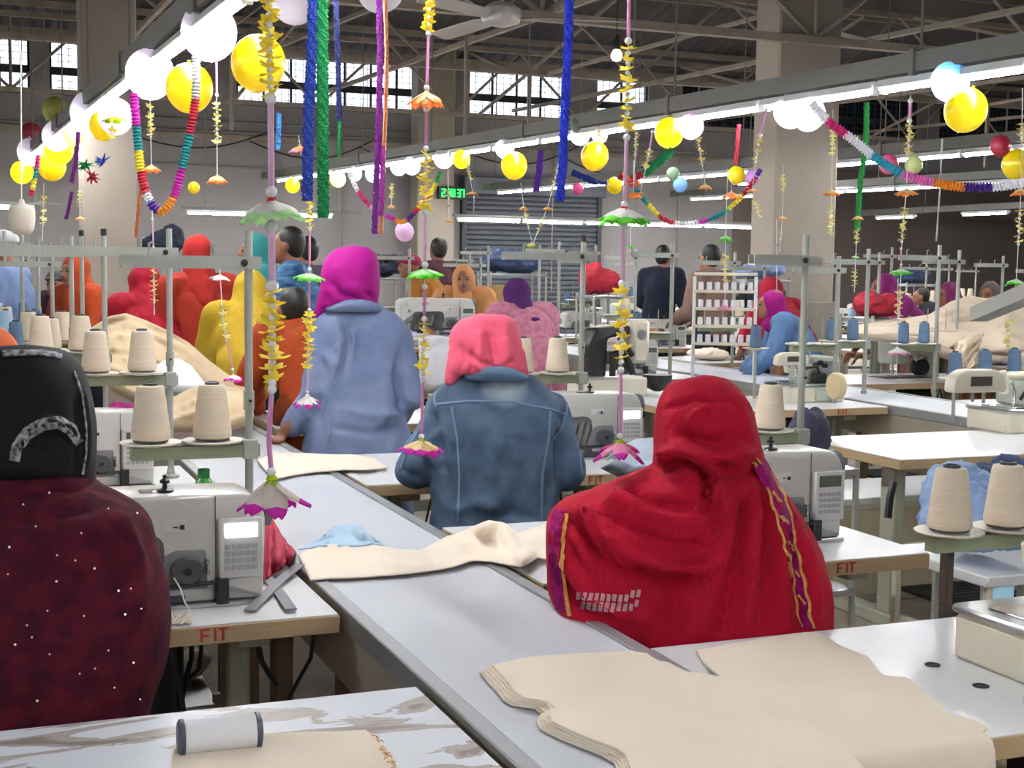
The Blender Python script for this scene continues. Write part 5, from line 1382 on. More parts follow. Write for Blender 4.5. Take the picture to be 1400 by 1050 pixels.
for k, (x0_, x1_, D) in enumerate(((372, 398, 3.35), (300, 322, 3.5), (462, 500, 3.15))):
    a = onx(x0_, 900, .1); c0 = atd(x0_, 880, D); c1 = atd(x1_, 880, D); wq = (c1-c0).length
    q = obj('wooden_prop', MB().bevel((-wq/2, -.03, 0), (wq/2, .03, .735 if k < 2 else .6), .004), mat('brown_board', '6b5442', .7, var=.2), None); q.location = (c0.x+wq/2, c0.y, 0); tag(q, ['brown wooden board standing under the letters FIT', 'brown wooden board standing left of the FIT letters', 'brown wooden post at the corner of the left table'][k], 'board')
# low trolley that carries the light blue bundle
c = atd(1330, 766, 4.0); zt2 = c.z
t = thing('trolley', 'pale trolley under the light blue cloth bundle at the right', 'trolley', (c.x, c.y, 0))
obj('top', MB().bevel((-.12, -.2, zt2-.03), (.5, .25, zt2+.002), .006), LAM, t)
for x in (-.10, .46):
    for y in (-.18, .22): obj('leg', MB().bevel((x, y, 0), (x+.022, y+.022, zt2-.03), .003), CREAM, t)
obj('shelf', MB().bevel((-.11, -.19, .2), (.49, .24, .22), .004), CREAM, t)
strip('cloth_scrap', 'cyan cloth hanging below the trolley at the right edge', 'cloth', [(1345, 778), (1365, 772), (1388, 778)], [(1345, 830), (1365, 835), (1385, 832)], lambda u, v: 0, mat('cyan_cloth', '8fc1d6', .8), 10, 10, zb=.3)
# white low shelf behind the right tables
c = onz(1215, 665, .5)
t = thing('low_shelf', 'low white-topped cabinet seen under the bare white table on the right', 'cabinet', (c.x, c.y, 0))
obj('top', MB().bevel((-.55, -.25, .47), (.75, .25, .5), .006), LAM, t)
obj('carcass', MB().bevel((-.52, -.22, 0), (.72, .22, .469), .006), CREAM, t)
for x in (-.3, .1, .5): obj('door_panel', MB().bevel((x-.18, -.232, .04), (x+.18, -.221, .44), .004), mat('panel_beige', 'c3bba2', .6), t)
tag(obj('strap', MB().tube([atd(1222, 660, 4.75), atd(1217, 680, 4.73), atd(1214, 708, 4.73)], .014, 6), BLACK, None, off=tuple(atd(1217, 680, 4.73))), 'black strap tied round the leg of the bare white table', 'strap')
# draped heaps as folded sheets
def drape(label, top, bot, Dt, Db, m, nu=50, nv=20, amp=.03, seed=1, thick=.01, mid=0, cat='cloth', name='draped_cloth', fr=7):
    def at(pl, u):
        s_ = u*(len(pl)-1); i = min(int(s_), len(pl)-2); f = s_-i; return (pl[i][0]*(1-f)+pl[i+1][0]*f, pl[i][1]*(1-f)+pl[i+1][1]*f)
    G = []
    for i in range(nu+1):
        u = i/nu; a_, b_ = at(top, u), at(bot, u); row = []
        for j in range(nv+1):
            v = j/nv; x = a_[0]*(1-v)+b_[0]*v; y = a_[1]*(1-v)+b_[1]*v; D = Dt*(1-v)+Db*v
            n_ = noise.noise(Vector((u*fr*.28+v*1.2+seed, v*fr*.55+u*1.5, seed))); n2 = noise.noise(Vector((u*fr*.9, v*fr*1.1+3, seed+5)))
            D -= amp*(1-2.4*abs(n_))*2+amp*.5*n2+mid*math.sin(v*PI)
            row.append(atd(x, y, D))
        G.append(row)
    # a back sheet closes it into a body
    for r_ in G: r_.append(r_[-1]+Vector((0, .12, -.05)))
    for r_ in G: r_.insert(0, r_[0]+Vector((.02, .14, -.06)))
    me = MB().grid(G).mesh(name); me = evaluated(me, [('SOLIDIFY', dict(thickness=thick, offset=-1.0))]); me.name = name
    o = obj(name, me, m, None, 'all', off=tuple(G[nu//2][nv])); tag(o, label, cat); return o
BEIGE2 = mat('beige_drill_cloth', 'cdb898', .85, var=.1, vscale=5, col2='bda583', bump=.15, bscale=200)
drape('large beige cloth heap sloping down behind the left thread stands', [(118, 452), (150, 432), (172, 428), (200, 438), (230, 452), (258, 468), (285, 492), (312, 512), (335, 524)], [(118, 500), (150, 520), (175, 532), (205, 545), (235, 562), (265, 572), (295, 574), (325, 566), (345, 548)], 6.9, 5.9, BEIGE2, 70, 26, amp=.045, seed=3, fr=10)
drape('white cloth lying on the beige heap at the left', [(205, 505), (225, 492), (245, 490), (262, 500)], [(200, 520), (225, 525), (250, 530), (285, 530)], 6.1, 5.8, mat('white_cotton', 'e2e4ea', .8), 20, 8, amp=.01, seed=8)
drape('beige trouser-like cloth folded before the orange hooded worker', [(232, 545), (262, 530), (290, 525), (325, 530), (345, 545)], [(232, 580), (262, 578), (300, 580), (330, 575), (347, 568)], 5.7, 5.4, BEIGE2, 30, 12, amp=.03, seed=11)
BEIGE3 = mat('pale_beige_cloth', 'dccbb4', .85, var=.1, vscale=4, bump=.1, bscale=150)
drape('big pale beige cloth heap at the right above the blue lettered machine', [(1172, 444), (1230, 436), (1270, 430), (1300, 412), (1325, 404), (1350, 408), (1375, 400), (1402, 418)], [(1172, 456), (1220, 458), (1270, 464), (1300, 478), (1325, 490), (1350, 480), (1375, 476), (1402, 480)], 10.2, 9.2, BEIGE3, 60, 20, amp=.03, seed=5, fr=12)
drape('tail of pale beige cloth hanging right of the blue lettered machine', [(1305, 470), (1320, 460), (1345, 455)], [(1312, 520), (1322, 512), (1330, 500)], 9.2, 9.0, BEIGE3, 16, 14, amp=.04, seed=6)
drape('white cloth hanging from the table between the two denim women', [(572, 462), (590, 458), (612, 460), (626, 466)], [(574, 520), (590, 530), (606, 528), (618, 520)], 9.4, 9.2, mat('white_cotton', 'e2e4ea', .8), 16, 16, amp=.012, seed=8)
drape('grey cloth piece on the table under the hanging magenta flower', [(845, 612), (870, 600), (895, 598)], [(842, 628), (868, 640), (893, 636)], 5.0, 4.75, mat('grey_blue_piece', 'a9b4c4', .85, var=.15), 14, 8, amp=.008, seed=18)
# spool rack
c = atd(990, 470, 9.3); RECTS.append((c.x-.3, c.y-.2, c.x+.3, c.y+.2))
t = thing('spool_rack', 'white slanted spool rack with four tiers left of the leaning denim worker', 'rack', (c.x, c.y, 0), math.radians(-25))
zb_ = c.z; sp0 = None
for sx in (-.21, .21): obj('upright', MB().tube([(sx, 0, 0), (sx*.98, .03, atd(1000, 378, 9.4).z)], .012, 6), HOUS, t)
for k in range(5):
    z = zb_+k*.118; obj('tier_bar', MB().bevel((-.21, -.012, z-.012), (.21, .03, z+.008), .003), CREAM, t)
    if k < 4:
        for j in range(7):
            q = MB().lathe([(.011, 0), (.019, .002), (.017, .05), (.009, .052)], n=8) if sp0 is None else None
            if sp0 is None: sp0 = obj('spool', q, TWHITE, t); sp0.location = (-.165+j*.055, 0, z+.01)
            else: s_ = sp0.copy(); COL.objects.link(s_); s_.parent = t; s_.location = (-.165+j*.055, 0, z+.01)
# carton
for x, y, D, w_, h_, lb in ((688, 414, 14, 24, 24, 'brown carton between the peach and floral workers'), (880, 470, 10, 30, 22, 'brown carton behind the black arm machine'), (1110, 512, 9.0, 40, 12, 'flat brown cardboard piece right of the pole')):
    c = atd(x, y, D); w2 = w_*D/F; h2 = h_*D/F
    t = thing('carton', lb, 'box', c, .3)
    obj('box_body', MB().bevel((-w2/2, -w2/2, 0), (w2/2, w2/2, h2), .004), mat('cardboard', 'b8946a', .8, var=.08), t)
    obj('flap', MB().box((-w2/2, -w2/2-.005, h2*.98), (w2/2, 0, h2*1.02)), mat('cardboard_flap', 'c6a47b', .8), t, False)
# green digital clock on the back wall
c = ony(617, 264, 25.345); t = thing('digital_clock', 'black digital clock with green glowing digits on the back wall', 'clock', c)
sx = F/depth(c)
Wd = 40/sx; Hd = 17/sx
obj('case', MB().bevel((-Wd/2, -.05, -Hd/2), (Wd/2, .05, Hd/2), .015), mat('clock_case', '0c1f14', .4), t)
GLW = mat('green_led', (.12, .95, .35), .4, emit=1.1)
SEG = {'0': 'abcdef', '2': 'abged', '3': 'abgcd', '7': 'abc'}
def digit(ch, x, h, wd):
    b = MB(); th_ = h*.085
    G = {'a': ((0, 1), (1, 1)), 'b': ((1, 1), (1, .5)), 'c': ((1, .5), (1, 0)), 'd': ((0, 0), (1, 0)), 'e': ((0, 0), (0, .5)), 'f': ((0, .5), (0, 1)), 'g': ((0, .5), (1, .5))}
    for s_ in SEG[ch]:
        (a0, a1), (b0, b1) = G[s_]; x0, x1 = sorted((a0, b0)); z0, z1 = sorted((a1, b1))
        b.box((x+x0*wd-th_, -.062, (z0-.5)*h-th_), (x+x1*wd+th_, -.05, (z1-.5)*h+th_))
    return b
for ch, xx in zip('23037', (-.36, -.14, .0, .2, .34)): 
    obj('digit', digit(ch, xx*Wd, Hd*.55, Wd*.085), GLW, t, False)
# ceiling fan and bulb
c = atd(685, 24, 8.2); t = thing('ceiling_fan', 'pale three-bladed ceiling fan at the top middle', 'fan', c)
FANM = mat('fan_enamel', 'a9a4a0', .4)
obj('motor', MB().lathe([(.02, .09), (.06, .085), (.115, .05), (.125, .01), (.11, -.03), (.05, -.05), (.01, -.052)], n=24), FANM, t)
obj('down_rod', MB().tube([(0, 0, .08), (0, 0, 1.6)], .012, 8), FANM, t)
obj('canopy', MB().lathe([(.02, .12), (.05, .14), (.055, .2), (.02, .22)], n=16), FANM, t)
def blade(a):
    cs, sn = math.cos(a), math.sin(a); R = []
    for r_, w_, zz_ in ((.10, .03, .0), (.18, .045, 0), (.22, .065, .0), (.5, .072, -.005), (.74, .07, -.01), (.77, .05, -.01)):
        R.append([(r_*cs-w_*sn, r_*sn+w_*cs, zz_+.012), (r_*cs+w_*sn, r_*sn-w_*cs, zz_-.012), (r_*cs+w_*sn, r_*sn-w_*cs, zz_-.017), (r_*cs-w_*sn, r_*sn+w_*cs, zz_+.007)])
    return MB().rings(R)
for a in (-.35, 1.75, 3.75): obj('blade', blade(a), FANM, t, False)
c = atd(843, 76, 12); t = thing('pendant_bulb', 'bright white bulb hanging in a dark socket below the trusses', 'lamp', c)
obj('bulb', MB().lathe([(.005, -.05), (.035, -.04), (.05, -.01), (.045, .02), (.025, .05), (.02, .06)], n=16), mat('bulb_glow', (1, 1, 1), .5, emit=5), t)
obj('socket', MB().lathe([(.03, .05), (.035, .10), (.02, .15), (.008, .18)], n=14), DARK, t)
obj('cord', MB().tube([(0, 0, .17), (0, 0, 1.7)], .005, 5), DARK, t)

# ================================================================== WORKERS IN THE BACKGROUND
def hz(x): return 350+.0137*(x+60)
def bgp(label, x, ytop, D, pose, rz, parts, group=None, sc=None):
    J = joints(pose); base = {'sit': 1.27, 'stand': 1.645, 'lean': 1.505}[pose]
    off_ = Vector((J['hd'][0], J['hd'][1], 0)); off_.rotate(Matrix.Rotation(rz, 3, 'Z'))
    D = D if group == 'fix' else freeD(x, ytop+20, D, .19, off_)
    ztop = CAM_H-(ytop-hz(x))/F*D
    base = {'sit': 1.27, 'stand': 1.645, 'lean': 1.505}[pose]
    s_ = ztop/base if sc is None else sc
    c = atd(x, ytop+20, D); J = joints(pose); off_ = Vector((J['hd'][0], J['hd'][1], 0))*s_
    off_.rotate(Matrix.Rotation(rz, 3, 'Z'))
    RECTS.append((c.x-off_.x-.2, c.y-off_.y-.18, c.x-off_.x+.2, c.y-off_.y+.18))
    return person(label, c.x-off_.x, c.y-off_.y, rz, pose, parts, s_)
fb = fabric
FL = lambda: [('legs', fb('dark_trousers', '2b2b38'))]
bgp('worker in an orange headscarf and shawl standing left of the left pillar', 100, 349, 9.6, 'stand', 2.2, [('shawl', fb('orange_shawl', 'd3552a'))]+FL())
bgp('worker in a dark cap facing the orange-scarfed one at the left', 77, 368, 9.8, 'lean', 2.6, [('cap', fb('slate_cap', '54555f')), ('top', fb('dark_plum_shirt', '4d3440'))]+FL())
bgp('worker in a crimson shawl, first right of the left pillar', 196, 362, 8.4, 'lean', .2, [('shawl', fb('crimson_shawl', 'b51c34'))])
bgp('tall worker in a red headscarf and red-orange tunic, back turned', 270, 321, 8.3, 'stand', .1, [('hijab', fb('scarlet_scarf', 'c7332f')), ('top', fb('vermilion_tunic', 'bc3b2c')), ('legs', fb('navy_trousers', '30303f'), 1.6)], 'fix')
bgp('worker in a yellow shawl over a dark green dress', 342, 372, 7.7, 'lean', -.2, [('shawl', fb('yellow_shawl', 'e2bc35')), ('legs', fb('dark_green_dress', '1f4437', vscale=40), 2.0)], 'fix', sc=.99)
HP = bgp('black-haired worker in an orange-brown hooded top left of the light denim woman', 400, 391, 6.75, 'lean', .15, [('hair', HAIR), ('top', fb('burnt_orange_hoodie', 'b5481d'), 1.5), ('legs', fb('rust_trousers', '8d3718'), 1.5)], 'fix')
bgp('worker in a teal shawl behind the yellow one', 346, 320, 10.0, 'stand', 1.5, [('shawl', fb('teal_shawl', '3fa3a0'))])
bgp('man in a blue wave-patterned shirt seen from the side', 392, 308, 8.8, 'stand', 1.2, [('hair', HAIR), ('top', fb('wave_pattern_shirt', '6fa3cf', vscale=14, col2='234a7c', stretch=(.5, .5, 2.2)), 1.4)]+FL())
bgp('black-haired worker half hidden behind the blue-shirted man', 418, 322, 11.0, 'stand', .5, [('hair', HAIR), ('top', fb('grey_shirt', '5d5f6a'))]+FL())
bgp('worker in a mustard top and magenta cap behind the FIT machine', 560, 346, 13, 'lean', 1.2, [('cap', fb('magenta_cap', 'a8325f')), ('top', fb('mustard_top', 'b9792f'))]+FL())
bgp('dark-haired man in a maroon shirt before the shutter', 598, 324, 14.6, 'stand', .2, [('hair', HAIR), ('top', fb('dark_maroon_shirt', '5f3a46'))]+FL())
bgp('woman in a peach headscarf facing the camera', 634, 362, 10.8, 'lean', 2.75, [('hijab', fb('peach_scarf', 'e6a468')), ('top', fb('peach_dress', 'dd9c62'), 1.3)]+FL())
FLORAL = fb('pink_floral_print', 'e9a3b8', vscale=26, col2='d97f9d', detail=3)
bgp('worker in a purple headscarf and pink floral shawl behind the coral headscarf', 704, 380, 9.4, 'lean', .1, [('hijab', fb('purple_scarf', '5d2a72')), ('top', FLORAL, 2.0), ('legs', FLORAL, 1.5)])
bgp('man in a navy shirt leaning over a table far back', 908, 334, 14.5, 'stand', -1.0, [('hair', HAIR), ('top', fb('navy_shirt', '262b3d'))]+FL())
bgp('man in a brown shirt with back turned left of the right pillar', 969, 333, 11.6, 'stand', .3, [('hair', HAIR), ('top', fb('brown_shirt', '8b7164'), 1.2)]+FL())
bgp('worker in a magenta headscarf and blue denim leaning over the second bench', 1052, 396, 9.95, 'lean', 1.1, [('hijab', fb('bright_magenta_scarf', 'b31c87')), ('top', fb('mid_blue_denim', '6386b3'), 1.4)]+FL(), 'fix')
bgp('worker in red behind the leaning magenta-scarfed one', 1050, 379, 11.5, 'lean', .2, [('shawl', fb('red_dress', 'b02136'))])
bgp('bent worker in a plum headscarf right of the right pillar', 1206, 374, 11.4, 'lean', 1.3, [('shawl', fb('plum_scarf', '9c3580'))])
bgp('bent worker in a plum shawl near the right heap of beige cloth', 1294, 386, 11.8, 'lean', 1.5, [('shawl', fb('plum_shawl', '8e3670'))])
bgp('worker in a white cap and pale blue shirt cut by the left edge', 2, 312, 9.0, 'stand', 1.2, [('cap', fb('white_cap', 'e3e5ea')), ('top', fb('pale_blue_shirt', '8fa9d6'))]+FL())
bgp('worker in a taupe shawl near the right edge far back', 1352, 385, 13, 'lean', 2.0, [('shawl', fb('taupe_shawl', '6e615c'))])
bgp('seated worker in orange partly hidden behind the black scarf at the left edge', -22, 448, 4.15, 'sit', 0, [('shawl', fb('bright_orange_shawl', 'c96231'))]+FL())
bgp('dark-haired worker in grey bent at a machine right of the plum ones', 1258, 392, 14, 'lean', 1.0, [('hair', HAIR), ('top', fb('charcoal_shirt', '35363f'))]+FL())

hj = Vector(joints('lean')['nk']); b = MB(); b.tube([hj+Vector((.10*math.cos(a), -.05+.09*math.sin(a)-.02, -.03-.05*math.sin(a)*-1)) for a in [PI*(-.05-.9*k/12) for k in range(13)]], [.02]+[.045]*11+[.02], 10)
b.ball(hj+Vector((0, -.15, -.09)), (.11, .06, .08), 14, 9)
me = voxel(b, .012, 3, 'hood'); wrinkle(me, .01, (12, 12, 12), 1); obj('hood', me, fb('orange_hood', 'e8782a'), HP, None)
# ================================================================== DECORATIONS
def rub(name, c, tl=.45): return mat('balloon_'+name, c, .35, coat=.5, tl=tl)
BC = dict(white=rub('white', 'f1ecf6'), yellow=rub('yellow', 'f2de14', .35), pale=rub('pale_green', 'd3dc9a'), olive=rub('olive_yellow', 'bcbd70'), pink=rub('pink', 'd9659b'), orange=rub('orange', 'eda06c'),
          crimson=rub('crimson', 'c03f58'), blue=rub('light_blue', '9ccdf2'), lilac=rub('lilac', 'd6a6e3'), palepink=rub('pale_pink', 'e6c8e2'), green=rub('sage_green', '8ea78c'))
CNAME = dict(white='white', yellow='yellow', pale='pale green', olive='olive yellow', pink='pink', orange='orange', crimson='crimson', blue='light blue', lilac='lilac', palepink='pale pink', green='sage green')
BAL = None
def balloon(x, y, r, col, where, X=None, D=None):
    global BAL
    if D is None:
        if X < 2:   # perspective distance of the left rail at this image column
            D = depth(onx(x, y, X+random.uniform(-.06, .06)))
        else: D = depth(onx(x, y, X+random.uniform(-.06, .06)))
    R = r*D/F; c = atd(x, y, D)
    if BAL is None:
        t = thing('balloon', None, 'balloon', c); prof = []
        for k in range(15):
            a = PI*(.01+.97*k/14); prof.append((math.sin(a)*(1+.03*math.cos(a)), math.cos(a)*(1.05 if math.cos(a) < 0 else 1.08)))
        prof = [(p[0], p[1]) for p in prof][::-1]
        obj('rubber', MB().lathe(prof, n=24), BC['white'], t, 'all')
        obj('knot', MB().lathe([(.02, 1.05), (.05, 1.08), (.03, 1.11), (.08, 1.17), (.06, 1.18)], n=10), BC['white'], t)
        BAL = t
    else: t = dup(BAL, c)
    t.location = c; t.scale = (R,)*3; t.rotation_euler = (random.uniform(-.25, .25), random.uniform(-.25, .25), random.random()*6)
    t['label'] = '%s balloon %s' % (CNAME[col], where); t['group'] = 'balloons under the light rails'
    for ch in t.children: recolor(ch, BC[col])
    return t
XA, XB, XC = 1.03, 5.10, 9.3
for x, y, r, col, wh in [(286, 44, 38, 'white', 'on the left rail, largest near its upper end'), (353, 87, 37, 'yellow', 'largest of the yellow, right of the upper end of the left rail'), (205, 102, 33, 'white', 'on the left rail above the left pillar'),
                         (259, 121, 32, 'yellow', 'hanging right of the left pillar under the left rail'), (127, 155, 30, 'white', 'on the left rail at the left side of the pillar'), (158, 160, 24, 'white', 'overlapping the yellow one before the left pillar'),
                         (142, 172, 20, 'yellow', 'low before the left pillar'), (75, 150, 17, 'olive', 'above the left rail near the left edge'), (43, 182, 14, 'crimson', 'above the left rail close to the left edge'),
                         (100, 186, 14, 'pale', 'small between the white ones left of the pillar'), (78, 186, 20, 'white', 'above two yellow ones near the left edge'), (80, 205, 20, 'yellow', 'upper of two near the left edge'),
                         (71, 228, 19, 'yellow', 'lower of two near the left edge'), (42, 208, 18, 'white', 'second nearest the left edge'), (30, 236, 15, 'yellow', 'nearest the left edge'), (10, 235, 16, 'white', 'cut by the left edge'),
                         (265, 257, 8, 'yellow', 'tiny, low right of the left pillar')]:
    balloon(x, y, r, col, wh, XA)
balloon(404, -5, 37, 'white', 'cut by the top edge left of the blue tinsel', D=6.3); balloon(520, -18, 34, 'white', 'cut by the top edge at the purple tinsel', D=6.6)
for x, y, r, col, wh in [(1320, 151, 29, 'yellow', 'big, near the upper right corner'), (1299, 112, 26, 'blue', 'above the big yellow one near the upper right corner'), (1080, 153, 22, 'white', 'left of a touching pair before the right pillar'),
                         (1106, 157, 22, 'white', 'right of a touching pair before the right pillar'), (915, 182, 20, 'yellow', 'left of the lilac one on the right rail'), (945, 173, 17, 'lilac', 'right of a yellow one on the right rail'),
                         (813, 214, 19, 'yellow', 'right of the long blue tinsel'), (793, 184, 14, 'white', 'between long blue tinsel and an orange one'), (792, 172, 11, 'green', 'on top of a white one beside the blue tinsel'), (820, 185, 11, 'orange', 'above the yellow one right of the blue tinsel'), (703, 227, 18, 'yellow', 'in the middle of the right rail'),
                         (690, 203, 13, 'white', 'above the yellow one in the middle of the right rail'), (631, 218, 12, 'yellow', 'right of the cream ones above the clock'), (607, 216, 14, 'white', 'above the digital clock'), (563, 227, 12, 'white', 'left of the flower string on the right rail'),
                         (545, 229, 11, 'white', 'between two tinsels at the far end of the right rail'), (510, 238, 11, 'blue', 'behind the purple tinsel'), (485, 238, 10, 'white', 'right of the green tinsel'), (462, 245, 11, 'pale', 'touching the green tinsel'),
                         (400, 254, 10, 'yellow', 'left of the blue tinsel, small'), (553, 317, 13, 'palepink', 'hanging low under the multicoloured swag')]:
    balloon(x, y, r, col, wh, XB)
for x, y, r, col, wh in [(1007, 240, 12, 'yellow', 'at the right end of the middle swag'), (1028, 243, 10, 'lilac', 'beside the yellow one at the middle swag'), (930, 253, 10, 'blue', 'small above the middle swag'), (920, 238, 9, 'green', 'above the small light blue one'),
                         (840, 254, 11, 'yellow', 'at the left end of the middle swag'), (790, 258, 8, 'pink', 'small right of the blue tinsel tip'), (1215, 225, 13, 'pink', 'behind the white swag right of the pillar'), (1249, 226, 12, 'pale', 'behind the white swag beside the pink one'),
                         (1368, 200, 14, 'crimson', 'near the right edge'), (1390, 225, 20, 'yellow', 'cut by the right edge'), (1003, 239, 8, 'orange', 'tiny behind the yellow one of the middle swag')]:
    balloon(x, y, r, col, wh, D=11.0 if x < 1100 else 10.2)

# ---- tinsel ribbons
def foil(name, c, **k): return mat('foil_'+name, c, (.33), .6, bump=1.0, bscale=220, **k)
FB, FGN, FNV, FP, FO, FR_, FMG = foil('blue', '1a3489'), foil('green', '0c7a40'), foil('navy', '1a2258'), foil('purple', '64156e'), foil('copper', 'b5683a'), foil('red', 'a51f36'), foil('magenta', '86207a')
def tinsel(label, pts, wpx, D, m, z_top=None, name='tinsel_ribbon', second=None):
    """shaggy foil streamer: a twisting star section with ragged tips"""
    P = []
    for i in range(len(pts)-1):
        k = max(2, int(math.dist(pts[i], pts[i+1])/1.8))
        for j in range(k): t = j/k; P.append((pts[i][0]*(1-t)+pts[i+1][0]*t, pts[i][1]*(1-t)+pts[i+1][1]*t))
    P.append(pts[-1]); rnd = random.Random(int(pts[0][0])); R = []
    W_ = wpx*D/F/2; pv = [atd(x, y, D) for x, y in P]
    for i, c in enumerate(pv):
        t_ = (pv[min(i+1, len(pv)-1)]-pv[max(i-1, 0)]).normalized(); a = t_.orthogonal().normalized() if abs(t_.x) > .9 else (RH-t_*RH.dot(t_)).normalized(); b_ = t_.cross(a)
        q = []
        for j in range(12):
            an = 2*PI*j/12; ed = abs(math.cos(an)) > .8
            rr = W_*((rnd.uniform(.72, 1.15) if ed else rnd.uniform(.8, 1.0)))
            q.append(c+a*math.cos(an)*rr+b_*math.sin(an)*rr*(.3+.14*math.sin(i*.7+j*2.1)))
        R.append(q)
    t = thing(name, label, 'tinsel', tuple(pv[0]))
    obj('streamer', MB().rings(R), m, t, False, off=tuple(pv[0]))
    if z_top: obj('cord', MB().tube([pv[0]+Vector((0, 0, -.01)), Vector((pv[0].x, pv[0].y, z_top))], .0025, 5), HOUS, t, False, off=tuple(pv[0]))
    if second:
        obj('edge_streamer', MB().tube([atd(x+second[1], y+(20 if i == 0 else 0), D+.02) for i, (x, y) in enumerate(pts)], second[2]*D/F/2, 5), second[0], t, False, off=tuple(pv[0]))
    return t
tinsel('wide blue tinsel strip hanging left of the green one', [(430, -40), (427, 60), (422, 150), (420, 275)], 16, 3.6, FB, 2.7)
tinsel('wide green tinsel strip hanging right of the blue one', [(440, -40), (441, 100), (442, 298)], 17, 3.6, FGN, 2.7)
tinsel('thin navy tinsel strip right of the green one', [(458, -40), (462, 80), (464, 165)], 8, 4.2, FNV, 2.8)
tinsel('thin green glitter tail below the navy tinsel strip', [(464, 165), (464, 195), (463, 215)], 5, 4.2, FGN)
tinsel('purple tinsel strip with copper edge in the upper middle', [(517, -40), (520, 70), (518, 160), (514, 260), (512, 320)], 9, 4.4, FP, 2.9, second=(FO, 9, 6))
tinsel('second purple tinsel strip beside the first', [(523, 200), (523, 260), (521, 295)], 7, 4.4, FMG)
tinsel('long royal blue tinsel strip at the upper middle right', [(779, -40), (777, 60), (772, 160), (769, 230), (765, 275)], 13, 4.6, foil('royal', '1a2fae'), 2.9)
tinsel('small green and gold tinsel hanging right of the right pillar', [(1185, 140), (1184, 200), (1176, 250), (1172, 315)], 8, 6.6, foil('grass', '2f9a4a'), None)
tinsel('thin copper tinsel at the middle swag', [(1010, 170), (1008, 200), (1006, 225)], 6, 9.5, FR_)
tinsel('thin purple tinsel hanging in the centre', [(740, 205), (737, 235), (733, 262)], 9, 9.5, foil('violet', '5b2a9c'))
tinsel('purple tinsel below the white balloon cluster at the left', [(107, 180), (104, 220), (98, 250)], 6, 9.0, FP)
tinsel('purple and copper streamer right of the left swag', [(196, 240), (190, 280), (186, 325)], 5, 7.0, FO)
tinsel('purple streamer near the left edge', [(98, 262), (94, 285), (90, 300)], 5, 9, FP)
tinsel('green glitter swag at the middle yellow balloon', [(880, 238), (900, 222), (920, 205)], 12, 9.6, FGN)
tinsel('red glitter swag at the middle yellow balloon', [(845, 240), (860, 246), (878, 238)], 10, 9.6, FR_)
tinsel('blue glitter swag left of the middle yellow balloon', [(782, 235), (800, 243), (815, 250), (830, 250)], 9, 9.6, FB)
tinsel('silver thin chain hanging beside the right wall', [(1288, 190), (1285, 260), (1280, 330)], 2.5, 9, foil('silver', 'a7a9ad'))
tinsel('blue thin ribbon hanging right of the largest yellow balloon', [(381, 155), (381, 180), (380, 205)], 7, 5, foil('sky', '3f7fc4'))
for x, y, m_, lb in ((116, 225, FGN, 'green'), (126, 241, FR_, 'red'), (141, 220, FB, 'blue')):
    c = atd(x, y, 8.2); b = MB(); rnd = random.Random(x)
    for k in range(14):
        v = Vector((rnd.gauss(0, 1), rnd.gauss(0, 1), rnd.gauss(0, 1))).normalized()*.05; b.tube([-v*.2, v], [.012, .003], 4)
    o = obj('foil_star', b, m_, None, False); o.location = c; tag(o, '%s foil star in the star string before the left pillar' % lb, 'foil star', 'foil star string')
# ---- frilled paper garlands, one part per colour
PC = {n: mat('crepe_'+n, c, .75, tl=.25, bump=.3, bscale=120) for n, c in dict(white='ecebf2', magenta='cf2fb4', hot='d42780', teal='1f8f92', yellow='e9dc3c', red='c3223c', purple='5a2a9a', orange='f0a032', crimson='b5203f', silver='b5b7bb', cyan='35b5c9', pink='e77fc9', green='2f9a55', lilac='c77fe0').items()}
def frill(label, pts, segs, wpx, D, D2=None):
    """pts photo polyline; segs list of (colour, share)"""
    # smooth path
    P = []; n = len(pts)
    for i in range(n-1):
        p0, p1, p2, p3 = pts[max(i-1, 0)], pts[i], pts[i+1], pts[min(i+2, n-1)]
        k = max(3, int(math.dist(p1, p2)/2.2))
        for j in range(k):
            t = j/k; P.append(tuple(.5*((2*p1[q])+(-p0[q]+p2[q])*t+(2*p0[q]-5*p1[q]+4*p2[q]-p3[q])*t*t+(-p0[q]+3*p1[q]-3*p2[q]+p3[q])*t**3) for q in (0, 1)))
    P.append(pts[-1]); N = len(P); D2 = D2 or D
    W = [atd(x, y, D+(D2-D)*i/N) for i, (x, y) in enumerate(P)]
    tot = sum(s_ for _, s_ in segs); a = 0; t = thing('paper_garland', label, 'garland', tuple(W[0]))
    for col, s_ in segs:
        b_ = a+s_/tot*(N-1); i0, i1 = int(a), min(int(b_)+1, N-1); a = b_
        if i1-i0 < 2: continue
        R = []; prev = None
        for i in range(i0, i1+1):
            c = W[i]; t_ = (W[min(i+1, N-1)]-W[max(i-1, 0)]).normalized()
            up = t_.orthogonal().normalized() if prev is None else (prev-t_*prev.dot(t_)).normalized()
            prev = up; bb = t_.cross(up); r0_ = wpx*(D+(D2-D)*i/N)/F/2
            q = []
            for j in range(12):
                an = 2*PI*j/12+i*.4; rr = r0_*((1.0 if i % 2 else .66)*(1 if j % 2 else .88)); q.append(c+up*math.cos(an)*rr+bb*math.sin(an)*rr)
            R.append(q)
        obj('crepe_section', MB().rings(R), PC[col], t, False, off=tuple(W[0]))
    return t
frill('multicoloured paper garland looping down before the left pillar', [(183, 128), (186, 165), (190, 210), (196, 250), (208, 280), (222, 289), (238, 268), (250, 225), (262, 170), (268, 125), (268, 78)],
      [('magenta', 1.0), ('teal', .75), ('yellow', .6), ('red', .7), ('white', .3), ('purple', .35), ('orange', .7), ('magenta', .9), ('teal', 1.1), ('crimson', 1.1), ('silver', .5), ('white', .8)], 14, 5.6)
